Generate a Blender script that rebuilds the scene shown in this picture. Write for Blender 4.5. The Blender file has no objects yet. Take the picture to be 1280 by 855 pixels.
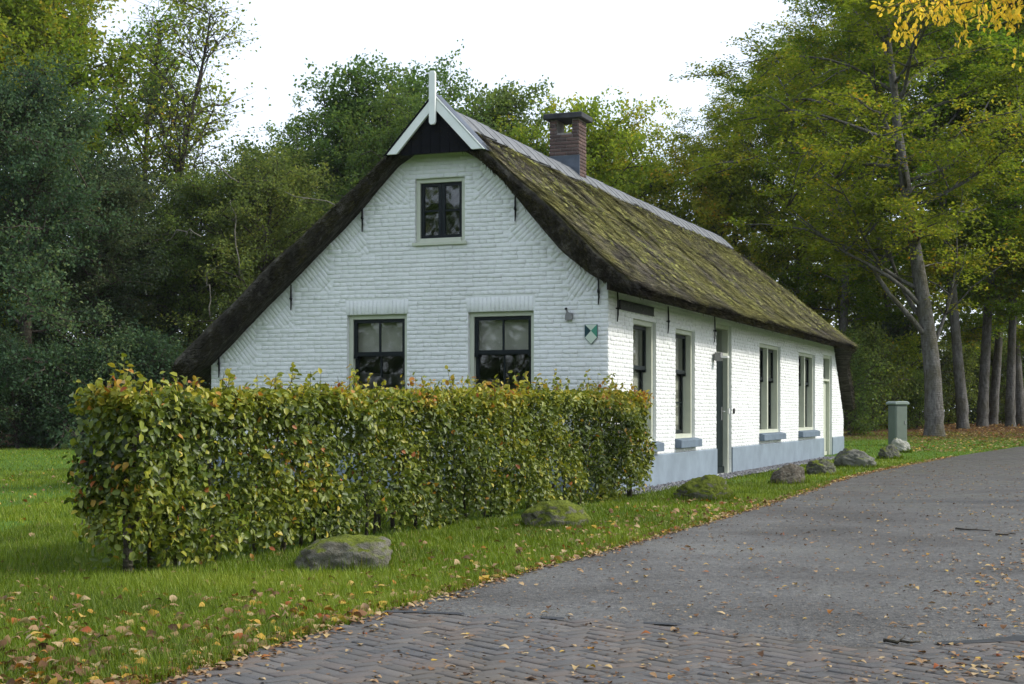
import bpy, bmesh, math, random
import numpy as np
from mathutils import Vector, Matrix, noise
from mathutils.geometry import tessellate_polygon

scene = bpy.context.scene
COL = scene.collection
rad = math.radians

# ------------------------------------------------------------------ camera
CAM_H = 1.15          # metres above the door-step level of the house
FPX = 1900.0          # focal length in photograph pixels (1280 wide)
HORIZON = 515.0
cam = bpy.data.cameras.new('camera')
cam.sensor_width = 36.0
cam.lens = FPX / 1280.0 * 36.0
cam.shift_y = (HORIZON - 427.5) / 1280.0
cam.clip_start = 0.1
cam.clip_end = 900.0
camo = bpy.data.objects.new('camera', cam)
COL.objects.link(camo)
camo.location = (0, 0, CAM_H)
camo.rotation_euler = (rad(90), 0, 0)
scene.camera = camo

# ------------------------------------------------------------------ light
TH = math.atan(726.0 / FPX)                 # turn of the long wall from the view axis
SN, CS = math.sin(TH), math.cos(TH)
SUN_EL = rad(38)
_a = rad(16)                                # the sun stands a little behind the gable plane
sun_dir = Vector((CS * math.cos(_a) + SN * math.sin(_a), -SN * math.cos(_a) + CS * math.sin(_a), 0)).normalized()
sun_vec = sun_dir * math.cos(SUN_EL) + Vector((0, 0, math.sin(SUN_EL)))
world = bpy.data.worlds.new('World')
scene.world = world
world.use_nodes = True
wn, wl = world.node_tree.nodes, world.node_tree.links
wn.clear()
sky = wn.new('ShaderNodeTexSky')
sky.sky_type = 'NISHITA'
sky.sun_disc = False
sky.sun_elevation = SUN_EL
sky.sun_rotation = math.atan2(sun_vec.x, sun_vec.y)
sky.air_density = 1.0
sky.dust_density = 2.0
mixw = wn.new('ShaderNodeMix')
mixw.data_type = 'RGBA'
mixw.inputs[0].default_value = 0.62          # thin white cloud over the whole sky
mixw.inputs[7].default_value = (8.4, 9.2, 10.5, 1)
bg = wn.new('ShaderNodeBackground')
bg.inputs['Strength'].default_value = 0.135
wo = wn.new('ShaderNodeOutputWorld')
wl.new(sky.outputs[0], mixw.inputs[6])
wl.new(mixw.outputs[2], bg.inputs['Color'])
wl.new(bg.outputs[0], wo.inputs['Surface'])

sunl = bpy.data.lights.new('sun', 'SUN')
sunl.energy = 2.8
sunl.angle = rad(7)
sunl.color = (1.0, 0.95, 0.86)
suno = bpy.data.objects.new('sun', sunl)
COL.objects.link(suno)
suno.location = (30, 0, 40)
suno.rotation_euler = sun_vec.to_track_quat('Z', 'Y').to_euler()

vs = scene.view_settings
vs.view_transform = 'Standard'
vs.look = 'None'
vs.gamma = 1.0
vs.use_curve_mapping = False
vs.exposure = 0.42
try:
    scene.cycles.max_bounces = 8
    scene.cycles.transparent_max_bounces = 12
    scene.cycles.sample_clamp_indirect = 4.0
except Exception:
    pass

# ------------------------------------------------------------------ helpers
def srgb(r, g, b):
    f = lambda c: (c / 255.0) / 12.92 if c / 255.0 <= 0.04045 else (((c / 255.0) + 0.055) / 1.055) ** 2.4
    return (f(r), f(g), f(b), 1.0)

def tag(o, label=None, cat=None, group=None, kind=None):
    if label: o['label'] = label
    if cat: o['category'] = cat
    if group: o['group'] = group
    if kind: o['kind'] = kind
    return o

def link(name, me, mat=None, parent=None, loc=None, rot=None):
    o = bpy.data.objects.new(name, me)
    COL.objects.link(o)
    if parent is not None: o.parent = parent
    if loc is not None: o.location = loc
    if rot is not None: o.rotation_euler = rot
    if mat is not None and me is not None and len(me.materials) == 0:
        me.materials.append(mat)
    return o

def empty(name, loc=(0, 0, 0), rz=0.0):
    o = bpy.data.objects.new(name, None)
    COL.objects.link(o)
    o.empty_display_size = 0.2
    o.location = loc
    o.rotation_euler = (0, 0, rz)
    return o

def np_mesh(name, V, Fc, v=None, smooth=False):
    """V (n,3), Fc (m,k) all faces with k corners; v = per-vertex float attribute"""
    V = np.asarray(V, dtype=np.float32); Fc = np.asarray(Fc, dtype=np.int32)
    m, k = Fc.shape
    me = bpy.data.meshes.new(name)
    me.vertices.add(len(V)); me.vertices.foreach_set('co', V.ravel())
    me.loops.add(m * k); me.loops.foreach_set('vertex_index', Fc.ravel())
    me.polygons.add(m)
    me.polygons.foreach_set('loop_start', np.arange(0, m * k, k, dtype=np.int32))
    try:
        me.polygons.foreach_set('loop_total', np.full(m, k, dtype=np.int32))
    except Exception:
        pass
    if smooth:
        me.polygons.foreach_set('use_smooth', np.ones(m, dtype=bool))
    if v is not None:
        at = me.attributes.new('v', 'FLOAT', 'POINT')
        at.data.foreach_set('value', np.asarray(v, dtype=np.float32))
    me.update(calc_edges=True)
    me.validate()
    return me

class MB:
    """collects plain shapes into ONE mesh"""
    def __init__(s): s.V = []; s.F = []
    def add(s, vs_, fs):
        b = len(s.V); s.V += [tuple(p) for p in vs_]; s.F += [tuple(i + b for i in f) for f in fs]
        return s
    def box(s, x0, x1, y0, y1, z0, z1):
        v = [(x0,y0,z0),(x1,y0,z0),(x1,y1,z0),(x0,y1,z0),(x0,y0,z1),(x1,y0,z1),(x1,y1,z1),(x0,y1,z1)]
        return s.add(v, [(3,2,1,0),(4,5,6,7),(0,1,5,4),(1,2,6,5),(2,3,7,6),(3,0,4,7)])
    def prism(s, poly, axis, a0, a1):
        """poly of 2D points, extruded along axis 'x','y' or 'z'"""
        n = len(poly)
        def P(p, a):
            return {'x': (a, p[0], p[1]), 'y': (p[0], a, p[1]), 'z': (p[0], p[1], a)}[axis]
        v = [P(p, a0) for p in poly] + [P(p, a1) for p in poly]
        f = [tuple(range(n)), tuple(range(2*n-1, n-1, -1))]
        f += [(i, i+n, (i+1) % n + n, (i+1) % n) for i in range(n)]
        return s.add(v, f)
    def tube(s, pts, rads, n=6):
        b = []
        pts = [Vector(p) for p in pts]
        ref = Vector((0.31, 0.87, 0.21))
        for i, p in enumerate(pts):
            d = (pts[min(i+1, len(pts)-1)] - pts[max(i-1, 0)])
            if d.length < 1e-9: d = Vector((0, 0, 1))
            d.normalize()
            u = d.cross(ref)
            if u.length < 1e-4: u = d.cross(Vector((1, 0, 0)))
            u.normalize(); w = d.cross(u)
            for k in range(n):
                a = 2 * math.pi * k / n
                b.append(p + (u * math.cos(a) + w * math.sin(a)) * rads[i])
        f = []
        for i in range(len(pts) - 1):
            for k in range(n):
                f.append((i*n+k, i*n+(k+1) % n, (i+1)*n+(k+1) % n, (i+1)*n+k))
        f.append(tuple(range(n-1, -1, -1)))
        f.append(tuple((len(pts)-1)*n + k for k in range(n)))
        return s.add(b, f)
    def mesh(s, name, smooth=False, bevel=0.0):
        me = bpy.data.meshes.new(name)
        me.from_pydata(s.V, [], s.F)
        bm = bmesh.new(); bm.from_mesh(me)
        if bevel > 0:
            bmesh.ops.bevel(bm, geom=bm.edges[:], offset=bevel, segments=1, affect='EDGES', clamp_overlap=True)
        bmesh.ops.recalc_face_normals(bm, faces=bm.faces)
        if smooth:
            for f in bm.faces: f.smooth = True
        bm.to_mesh(me); bm.free()
        return me
    def build(s, name, mat, parent=None, smooth=False, bevel=0.0, loc=None, rot=None):
        return link(name, s.mesh(name, smooth, bevel), mat, parent, loc, rot)

# ------------------------------------------------------------------ materials
def M_new(name):
    m = bpy.data.materials.new(name); m.use_nodes = True
    nt = m.node_tree
    for n in list(nt.nodes): nt.nodes.remove(n)
    out = nt.nodes.new('ShaderNodeOutputMaterial')
    return m, nt, out

def N(nt, t, **kw):
    n = nt.nodes.new(t)
    for k, v in kw.items():
        if k == 'inp':
            for i, val in v.items(): n.inputs[i].default_value = val
        else: setattr(n, k, v)
    return n

def ramp(nt, fac, stops):
    r = nt.nodes.new('ShaderNodeValToRGB')
    el = r.color_ramp.elements
    while len(el) > 1: el.remove(el[-1])
    el[0].position = stops[0][0]; el[0].color = stops[0][1]
    for p, c in stops[1:]:
        e = el.new(p); e.color = c
    if fac is not None: nt.links.new(fac, r.inputs[0])
    return r

def mixc(nt, fac, a, b, blend='MIX'):
    m = nt.nodes.new('ShaderNodeMix'); m.data_type = 'RGBA'; m.blend_type = blend
    for sock, val in ((m.inputs[0], fac), (m.inputs[6], a), (m.inputs[7], b)):
        if hasattr(val, 'links'): nt.links.new(val, sock)
        else: sock.default_value = val
    return m.outputs[2]

def noise_tex(nt, scale, detail=4, rough=0.55, vec=None, dist=0.0):
    n = nt.nodes.new('ShaderNodeTexNoise')
    n.inputs['Scale'].default_value = scale; n.inputs['Detail'].default_value = detail
    n.inputs['Roughness'].default_value = rough; n.inputs['Distortion'].default_value = dist
    if vec is not None: nt.links.new(vec, n.inputs['Vector'])
    return n

def objco(nt, scale=(1, 1, 1), rot=(0, 0, 0), world_pos=False):
    if world_pos:
        c = nt.nodes.new('ShaderNodeNewGeometry').outputs['Position']
    else:
        c = nt.nodes.new('ShaderNodeTexCoord').outputs['Object']
    mp = nt.nodes.new('ShaderNodeMapping')
    mp.inputs['Scale'].default_value = scale; mp.inputs['Rotation'].default_value = rot
    nt.links.new(c, mp.inputs['Vector'])
    return mp.outputs[0]

def bump(nt, h, strength=0.3, dist=0.02, normal=None):
    b = nt.nodes.new('ShaderNodeBump')
    b.inputs['Strength'].default_value = strength; b.inputs['Distance'].default_value = dist
    nt.links.new(h, b.inputs['Height'])
    if normal is not None: nt.links.new(normal, b.inputs['Normal'])
    return b.outputs[0]

def principled(nt, out, col, rough=0.7, spec=0.3, normal=None, metal=0.0):
    p = nt.nodes.new('ShaderNodeBsdfPrincipled')
    for key, val in (('Base Color', col), ('Roughness', rough), ('Specular IOR Level', spec), ('Metallic', metal)):
        if hasattr(val, 'links'): nt.links.new(val, p.inputs[key])
        else: p.inputs[key].default_value = val
    if normal is not None: nt.links.new(normal, p.inputs['Normal'])
    nt.links.new(p.outputs[0], out.inputs['Surface'])
    return p

def mat_simple(name, col, rough=0.6, var=0.12, nscale=6.0, bstr=0.15, bdist=0.004, spec=0.3, metal=0.0, world_pos=False):
    m, nt, out = M_new(name)
    co = objco(nt, world_pos=world_pos)
    n1 = noise_tex(nt, nscale, 6, 0.6, co)
    n2 = noise_tex(nt, nscale * 9, 3, 0.6, co)
    d = tuple(c * (1 - var * 1.6) for c in col[:3]) + (1,)
    l = tuple(min(1, c * (1 + var)) for c in col[:3]) + (1,)
    r = ramp(nt, n1.outputs[0], [(0.25, d), (0.7, l)])
    nn = bump(nt, n2.outputs[0], bstr, bdist)
    principled(nt, out, r.outputs[0], rough, spec, nn, metal)
    return m

MAT = {}
# white painted brick: slightly dirty, green-tinged low down in places
def mat_paint():
    m, nt, out = M_new('white_paint_brick')
    co = objco(nt, world_pos=True)
    n1 = noise_tex(nt, 0.9, 5, 0.6, co)
    n2 = noise_tex(nt, 14, 4, 0.65, co)
    n3 = noise_tex(nt, 60, 3, 0.6, co)
    base = ramp(nt, n1.outputs[0], [(0.3, (0.67, 0.685, 0.675, 1)), (0.62, (0.75, 0.765, 0.76, 1))])
    dirt = ramp(nt, n2.outputs[0], [(0.60, (0, 0, 0, 1)), (0.80, (1, 1, 1, 1))])
    c = mixc(nt, dirt.outputs[0], base.outputs[0], (0.60, 0.61, 0.57, 1))
    hh = nt.nodes.new('ShaderNodeMath'); hh.operation = 'ADD'
    nt.links.new(n2.outputs[0], hh.inputs[0]); nt.links.new(n3.outputs[0], hh.inputs[1])
    principled(nt, out, c, 0.62, 0.3, bump(nt, hh.outputs[0], 0.6, 0.011))
    return m
MAT['paint'] = mat_paint()
MAT['frame'] = mat_simple('cream_frame_paint', (0.49, 0.515, 0.42, 1), 0.45, 0.06, 5, 0.08)
MAT['board'] = mat_simple('white_board_paint', (0.74, 0.77, 0.74, 1), 0.4, 0.05, 4, 0.08)
MAT['black'] = mat_simple('black_tar_paint', (0.0035, 0.004, 0.006, 1), 0.7, 0.3, 8, 0.2, spec=0.12)
MAT['sash'] = mat_simple('dark_green_sash_paint', (0.006, 0.010, 0.012, 1), 0.45, 0.2, 6, 0.05, spec=0.2)
MAT['door_green'] = mat_simple('dark_green_door_paint', (0.005, 0.011, 0.011, 1), 0.6, 0.2, 6, 0.05, spec=0.12)
MAT['plinth'] = mat_simple('blue_grey_plinth_paint', (0.20, 0.248, 0.295, 1), 0.6, 0.14, 2.2, 0.3, 0.006)
MAT['sill'] = mat_simple('blue_grey_sill_paint', (0.125, 0.165, 0.21, 1), 0.6, 0.16, 5, 0.3, 0.006)
MAT['iron'] = mat_simple('black_iron', (0.012, 0.012, 0.014, 1), 0.5, 0.3, 20, 0.3)
MAT['wood_dark'] = mat_simple('dark_brown_wood', (0.035, 0.024, 0.020, 1), 0.7, 0.3, 9, 0.4)
MAT['blind'] = mat_simple('grey_blind_cloth', (0.46, 0.43, 0.37, 1), 0.85, 0.06, 3, 0.05)
MAT['blind_light'] = mat_simple('beige_blind_cloth', (0.62, 0.58, 0.48, 1), 0.85, 0.06, 3, 0.05)
MAT['blind_dark'] = mat_simple('taupe_blind_cloth', (0.26, 0.24, 0.20, 1), 0.85, 0.06, 3, 0.05)
MAT['lead'] = mat_simple('lead_sheet', (0.07, 0.085, 0.11, 1), 0.55, 0.25, 5, 0.3)
MAT['cap'] = mat_simple('sooty_concrete_slab', (0.045, 0.047, 0.052, 1), 0.8, 0.35, 6, 0.4)
MAT['mortar'] = mat_simple('grey_mortar', (0.26, 0.24, 0.22, 1), 0.9, 0.2, 20, 0.4)
MAT['ridge'] = mat_simple('grey_ridge_tile', (0.165, 0.172, 0.178, 1), 0.7, 0.35, 2.5, 0.5, 0.006)
MAT['metal_grey'] = mat_simple('grey_metal', (0.20, 0.20, 0.20, 1), 0.45, 0.1, 8, 0.05)
MAT['white_plastic'] = mat_simple('white_plastic', (0.75, 0.75, 0.74, 1), 0.4, 0.03, 4, 0.02)
MAT['steel'] = mat_simple('brushed_steel', (0.55, 0.55, 0.55, 1), 0.35, 0.05, 10, 0.05, metal=0.8)
MAT['cabinet'] = mat_simple('grey_green_cabinet', (0.125, 0.155, 0.125, 1), 0.5, 0.08, 3, 0.15)
MAT['cabinet_cap'] = mat_simple('grey_green_cabinet_lid', (0.20, 0.24, 0.21, 1), 0.5, 0.08, 3, 0.15)
MAT['enamel_white'] = mat_simple('pale_green_enamel', (0.52, 0.60, 0.50, 1), 0.3, 0.06, 6, 0.02)
MAT['enamel_dark'] = mat_simple('dark_green_enamel', (0.012, 0.045, 0.055, 1), 0.3, 0.06, 6, 0.02)
MAT['enamel_green'] = mat_simple('green_enamel', (0.06, 0.25, 0.17, 1), 0.3, 0.06, 6, 0.02)
MAT['slate'] = mat_simple('dark_slate_board', (0.022, 0.024, 0.022, 1), 0.6, 0.2, 10, 0.2)
MAT['slate_text'] = mat_simple('worn_grey_lettering', (0.13, 0.14, 0.13, 1), 0.7, 0.3, 40, 0.1)
MAT['sand'] = mat_simple('gritty_joint_sand', (0.062, 0.055, 0.045, 1), 0.9, 0.3, 9, 0.5, 0.01, world_pos=True)
MAT['soil'] = mat_simple('dark_soil', (0.035, 0.025, 0.017, 1), 0.95, 0.3, 12, 0.6, 0.02)

def mat_glass():
    m, nt, out = M_new('window_glass')
    n = noise_tex(nt, 1.6, 2, 0.5, objco(nt, world_pos=True))
    bn = bump(nt, n.outputs[0], 0.10, 0.02)
    lw = N(nt, 'ShaderNodeLayerWeight'); lw.inputs['Blend'].default_value = 0.5
    nt.links.new(bn, lw.inputs['Normal'])
    pw = N(nt, 'ShaderNodeMath', operation='POWER'); pw.inputs[1].default_value = 5.0
    nt.links.new(lw.outputs['Facing'], pw.inputs[0])
    fr = N(nt, 'ShaderNodeMath', operation='MULTIPLY_ADD'); fr.inputs[1].default_value = 0.9; fr.inputs[2].default_value = 0.065
    nt.links.new(pw.outputs[0], fr.inputs[0])
    tr = N(nt, 'ShaderNodeBsdfTransparent'); tr.inputs[0].default_value = (0.88, 0.90, 0.89, 1)
    gl = N(nt, 'ShaderNodeBsdfGlossy'); gl.inputs['Roughness'].default_value = 0.02
    nt.links.new(bn, gl.inputs['Normal'])
    mx = N(nt, 'ShaderNodeMixShader')
    nt.links.new(fr.outputs[0], mx.inputs[0]); nt.links.new(tr.outputs[0], mx.inputs[1]); nt.links.new(gl.outputs[0], mx.inputs[2])
    nt.links.new(mx.outputs[0], out.inputs['Surface'])
    return m
MAT['glass'] = mat_glass()

# thatch: streaked weathered reed with moss where the streak noise says so
def mat_thatch(name, straw):
    m, nt, out = M_new(name)
    co = objco(nt, (1, 1, 1))
    big = noise_tex(nt, 0.55, 5, 0.62, objco(nt, (1.0, 0.7, 1.0)))
    mid = noise_tex(nt, 2.6, 5, 0.7, objco(nt, (1.3, 1.0, 1.0)))
    streak = noise_tex(nt, 3.2, 6, 0.75, objco(nt, (1.6, 9.0, 1.6)))
    fine = noise_tex(nt, 30, 4, 0.7, objco(nt, (0.6, 3.0, 0.6)))
    reed = ramp(nt, streak.outputs[0], [(0.30, (0.028, 0.025, 0.023, 1)), (0.5, (0.100, 0.092, 0.078, 1)), (0.68, (0.27, 0.25, 0.215, 1))])
    moss = ramp(nt, mid.outputs[0], [(0.30, (0.075, 0.077, 0.028, 1)), (0.55, (0.190, 0.188, 0.062, 1)), (0.75, (0.34, 0.33, 0.12, 1))])
    add = N(nt, 'ShaderNodeMath', operation='ADD')
    s1 = N(nt, 'ShaderNodeMath', operation='MULTIPLY'); s1.inputs[1].default_value = 0.62
    s2 = N(nt, 'ShaderNodeMath', operation='MULTIPLY'); s2.inputs[1].default_value = 0.38
    nt.links.new(big.outputs[0], s1.inputs[0]); nt.links.new(mid.outputs[0], s2.inputs[0])
    nt.links.new(s1.outputs[0], add.inputs[0]); nt.links.new(s2.outputs[0], add.inputs[1])
    mf = ramp(nt, add.outputs[0], [(0.41, (0, 0, 0, 1)), (0.55, (0.9, 0.9, 0.9, 1))])
    # moss only on faces that look up
    if straw:
        at = N(nt, 'ShaderNodeAttribute'); at.attribute_name = 'v'
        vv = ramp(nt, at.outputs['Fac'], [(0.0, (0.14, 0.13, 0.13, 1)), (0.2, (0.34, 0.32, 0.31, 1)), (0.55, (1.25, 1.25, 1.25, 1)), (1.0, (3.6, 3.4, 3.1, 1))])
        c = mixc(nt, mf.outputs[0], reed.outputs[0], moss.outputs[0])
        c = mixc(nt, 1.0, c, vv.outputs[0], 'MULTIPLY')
        principled(nt, out, c, 0.9, 0.1)
    else:
        g = N(nt, 'ShaderNodeNewGeometry'); sp = N(nt, 'ShaderNodeSeparateXYZ')
        nt.links.new(g.outputs['True Normal'], sp.inputs[0])
        up = ramp(nt, sp.outputs['Z'], [(0.25, (0, 0, 0, 1)), (0.55, (1, 1, 1, 1))])
        f = mixc(nt, 1.0, mf.outputs[0], up.outputs[0], 'MULTIPLY')
        c = mixc(nt, f, reed.outputs[0], moss.outputs[0])
        hh = N(nt, 'ShaderNodeMath', operation='ADD')
        nt.links.new(streak.outputs[0], hh.inputs[0]); nt.links.new(fine.outputs[0], hh.inputs[1])
        c = mixc(nt, 1.0, c, (0.55, 0.54, 0.52, 1), 'MULTIPLY')  # base colour darkened to paint the shaded gaps between the straws
        principled(nt, out, c, 0.9, 0.1, bump(nt, hh.outputs[0], 0.9, 0.05))
    return m
MAT['thatch'] = mat_thatch('mossy_thatch', False)
MAT['straw'] = mat_thatch('thatch_straw', True)

def mat_redbrick():
    m, nt, out = M_new('red_chimney_brick')
    at = N(nt, 'ShaderNodeAttribute'); at.attribute_name = 'v'
    r = ramp(nt, at.outputs['Fac'], [(0.0, (0.045, 0.030, 0.030, 1)), (0.5, (0.090, 0.050, 0.045, 1)), (1.0, (0.15, 0.090, 0.075, 1))])
    n = noise_tex(nt, 25, 4, 0.6, objco(nt))
    c = mixc(nt, n.outputs[0], r.outputs[0], (0.10, 0.075, 0.07, 1))
    principled(nt, out, c, 0.85, 0.2, bump(nt, n.outputs[0], 0.4, 0.006))
    return m
MAT['redbrick'] = mat_redbrick()

def mat_paver():
    m, nt, out = M_new('paving_brick')
    oi = N(nt, 'ShaderNodeObjectInfo')
    at = N(nt, 'ShaderNodeAttribute'); at.attribute_name = 'v'
    ad = N(nt, 'ShaderNodeMath', operation='ADD'); nt.links.new(oi.outputs['Random'], ad.inputs[0]); nt.links.new(at.outputs['Fac'], ad.inputs[1])
    fr = N(nt, 'ShaderNodeMath', operation='FRACT'); nt.links.new(ad.outputs[0], fr.inputs[0])
    r = ramp(nt, fr.outputs[0], [(0.0, (0.074, 0.066, 0.056, 1)), (0.45, (0.092, 0.081, 0.068, 1)), (0.8, (0.108, 0.084, 0.066, 1)), (1.0, (0.118, 0.105, 0.090, 1))])
    wp = objco(nt, world_pos=True)
    n = noise_tex(nt, 1.3, 5, 0.6, wp); n2 = noise_tex(nt, 55, 4, 0.7, wp)
    c = mixc(nt, ramp(nt, n.outputs[0], [(0.4, (0, 0, 0, 1)), (0.7, (0.6, 0.6, 0.6, 1))]).outputs[0], r.outputs[0], (0.050, 0.050, 0.055, 1))
    rg = ramp(nt, n.outputs[0], [(0.35, (0.72, 0.72, 0.72, 1)), (0.6, (0.42, 0.42, 0.42, 1))])
    principled(nt, out, c, rg.outputs[0], 0.3, bump(nt, n2.outputs[0], 0.8, 0.006))
    return m
MAT['paver'] = mat_paver()

def mat_road():
    m, nt, out = M_new('worn_asphalt')
    wp = objco(nt, world_pos=True)
    n1 = noise_tex(nt, 0.45, 6, 0.62, wp); n2 = noise_tex(nt, 38, 3, 0.7, wp); n3 = noise_tex(nt, 5.5, 5, 0.65, wp)
    v = N(nt, 'ShaderNodeTexVoronoi'); v.inputs['Scale'].default_value = 75; nt.links.new(wp, v.inputs['Vector'])
    base = ramp(nt, n1.outputs[0], [(0.3, (0.050, 0.047, 0.042, 1)), (0.7, (0.118, 0.111, 0.100, 1))])
    speck = ramp(nt, n2.outputs[0], [(0.32, (0.30, 0.30, 0.31, 1)), (0.52, (1, 1, 1, 1)), (0.72, (1.9, 1.85, 1.75, 1))])
    c = mixc(nt, 1.0, base.outputs[0], speck.outputs[0], 'MULTIPLY')
    stn = ramp(nt, n3.outputs[0], [(0.55, (0, 0, 0, 1)), (0.75, (0.55, 0.55, 0.55, 1))])
    c = mixc(nt, stn.outputs[0], c, (0.070, 0.060, 0.046, 1))
    rg = ramp(nt, n1.outputs[0], [(0.38, (0.74, 0.74, 0.74, 1)), (0.60, (0.34, 0.34, 0.34, 1))])
    hh = N(nt, 'ShaderNodeMath', operation='ADD'); nt.links.new(v.outputs['Distance'], hh.inputs[0]); nt.links.new(n2.outputs[0], hh.inputs[1])
    principled(nt, out, c, rg.outputs[0], 0.32, bump(nt, hh.outputs[0], 0.9, 0.008))
    return m
MAT['road'] = mat_road()

def mat_ground():
    m, nt, out = M_new('lawn_and_forest_floor')
    wp = objco(nt, world_pos=True)
    n1 = noise_tex(nt, 0.5, 6, 0.6, wp); n2 = noise_tex(nt, 9, 5, 0.7, wp); n3 = noise_tex(nt, 45, 3, 0.7, wp)
    grass = ramp(nt, n2.outputs[0], [(0.25, (0.035, 0.070, 0.008, 1)), (0.55, (0.075, 0.145, 0.015, 1)), (0.8, (0.125, 0.19, 0.030, 1))])
    litter = ramp(nt, n2.outputs[0], [(0.3, (0.040, 0.026, 0.014, 1)), (0.55, (0.105, 0.058, 0.025, 1)), (0.75, (0.175, 0.095, 0.038, 1))])
    sp = N(nt, 'ShaderNodeSeparateXYZ'); nt.links.new(wp, sp.inputs[0])
    # wood edge: a line that runs behind the lawn, wobbling
    a = N(nt, 'ShaderNodeMath', operation='MULTIPLY_ADD'); a.inputs[1].default_value = 9.0; nt.links.new(n1.outputs[0], a.inputs[0]); nt.links.new(sp.outputs['Y'], a.inputs[2])
    e = N(nt, 'ShaderNodeMapRange'); e.inputs['From Min'].default_value = 50.0; e.inputs['From Max'].default_value = 53.5; nt.links.new(a.outputs[0], e.inputs['Value'])
    c = mixc(nt, e.outputs[0], grass.outputs[0], litter.outputs[0])
    hh = N(nt, 'ShaderNodeMath', operation='ADD'); nt.links.new(n2.outputs[0], hh.inputs[0]); nt.links.new(n3.outputs[0], hh.inputs[1])
    principled(nt, out, c, 0.95, 0.1, bump(nt, hh.outputs[0], 0.8, 0.03))
    return m
MAT['ground'] = mat_ground()

def mat_leaf(name, stops, trans=0.35, rough=0.6, hue=0.025, val=0.2, spec=0.12):
    m, nt, out = M_new(name)
    at = N(nt, 'ShaderNodeAttribute'); at.attribute_name = 'v'
    r = ramp(nt, at.outputs['Fac'], stops)
    oi = N(nt, 'ShaderNodeObjectInfo')
    hs = N(nt, 'ShaderNodeHueSaturation')
    h = N(nt, 'ShaderNodeMapRange'); h.inputs['To Min'].default_value = 0.5 - hue; h.inputs['To Max'].default_value = 0.5 + hue
    vv = N(nt, 'ShaderNodeMapRange'); vv.inputs['To Min'].default_value = 1 - val; vv.inputs['To Max'].default_value = 1 + val
    mul = N(nt, 'ShaderNodeMath', operation='MULTIPLY'); mul.inputs[1].default_value = 7.31
    fr = N(nt, 'ShaderNodeMath', operation='FRACT')
    nt.links.new(oi.outputs['Random'], h.inputs['Value']); nt.links.new(oi.outputs['Random'], mul.inputs[0])
    nt.links.new(mul.outputs[0], fr.inputs[0]); nt.links.new(fr.outputs[0], vv.inputs['Value'])
    nt.links.new(h.outputs[0], hs.inputs['Hue']); nt.links.new(vv.outputs[0], hs.inputs['Value'])
    nt.links.new(r.outputs[0], hs.inputs['Color'])
    p = N(nt, 'ShaderNodeBsdfPrincipled'); p.inputs['Roughness'].default_value = rough; p.inputs['Specular IOR Level'].default_value = spec
    t = N(nt, 'ShaderNodeBsdfTranslucent')
    nt.links.new(hs.outputs[0], p.inputs['Base Color']); 
    tc = mixc(nt, 1.0, hs.outputs[0], (1.25, 1.2, 0.75, 1), 'MULTIPLY')
    nt.links.new(tc, t.inputs[0])
    mx = N(nt, 'ShaderNodeMixShader'); mx.inputs[0].default_value = trans
    nt.links.new(p.outputs[0], mx.inputs[1]); nt.links.new(t.outputs[0], mx.inputs[2])
    nt.links.new(mx.outputs[0], out.inputs['Surface'])
    return m
MAT['leaf_dark'] = mat_leaf('blue_green_leaves', [(0, (0.034, 0.064, 0.034, 1)), (0.6, (0.079, 0.132, 0.064, 1)), (1, (0.180, 0.218, 0.085, 1))], 0.45)
MAT['leaf_mid'] = mat_leaf('mid_green_leaves', [(0, (0.052, 0.094, 0.026, 1)), (0.6, (0.130, 0.198, 0.050, 1)), (1, (0.260, 0.300, 0.065, 1))], 0.5)
MAT['leaf_olive'] = mat_leaf('olive_leaves', [(0, (0.084, 0.144, 0.016, 1)), (0.55, (0.203, 0.281, 0.028, 1)), (0.92, (0.405, 0.362, 0.036, 1)), (1, (0.567, 0.312, 0.030, 1))], 0.55)
MAT['leaf_yellowgreen'] = mat_leaf('yellow_green_leaves', [(0, (0.102, 0.167, 0.022, 1)), (0.5, (0.240, 0.310, 0.036, 1)), (0.88, (0.432, 0.380, 0.045, 1)), (1, (0.528, 0.287, 0.035, 1))], 0.55)
MAT['leaf_yellow'] = mat_leaf('yellow_autumn_leaves', [(0, (0.34, 0.33, 0.04, 1)), (0.4, (0.72, 0.55, 0.05, 1)), (1, (0.85, 0.66, 0.10, 1))], 0.55)
MAT['leaf_hedge'] = mat_leaf('hedge_leaves', [(0, (0.022, 0.036, 0.006, 1)), (0.30, (0.078, 0.118, 0.014, 1)), (0.60, (0.23, 0.265, 0.030, 1)), (0.80, (0.46, 0.40, 0.045, 1)), (0.92, (0.44, 0.22, 0.035, 1)), (1, (0.30, 0.09, 0.025, 1))], 0.30, 0.42, 0.005, 0.08, 0.34)
MAT['leaf_fallen'] = mat_leaf('fallen_leaves', [(0, (0.055, 0.030, 0.016, 1)), (0.22, (0.15, 0.080, 0.038, 1)), (0.42, (0.26, 0.165, 0.085, 1)), (0.60, (0.38, 0.28, 0.15, 1)), (0.78, (0.38, 0.25, 0.04, 1)), (0.90, (0.30, 0.13, 0.025, 1)), (1, (0.22, 0.065, 0.02, 1))], 0.12, 0.6, 0.006, 0.12)
MAT['grass'] = mat_leaf('grass_blades', [(0, (0.060, 0.095, 0.006, 1)), (0.6, (0.150, 0.220, 0.012, 1)), (0.92, (0.26, 0.31, 0.030, 1)), (1, (0.30, 0.27, 0.09, 1))], 0.35, 0.5, 0.0, 0.0, 0.25)

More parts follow.
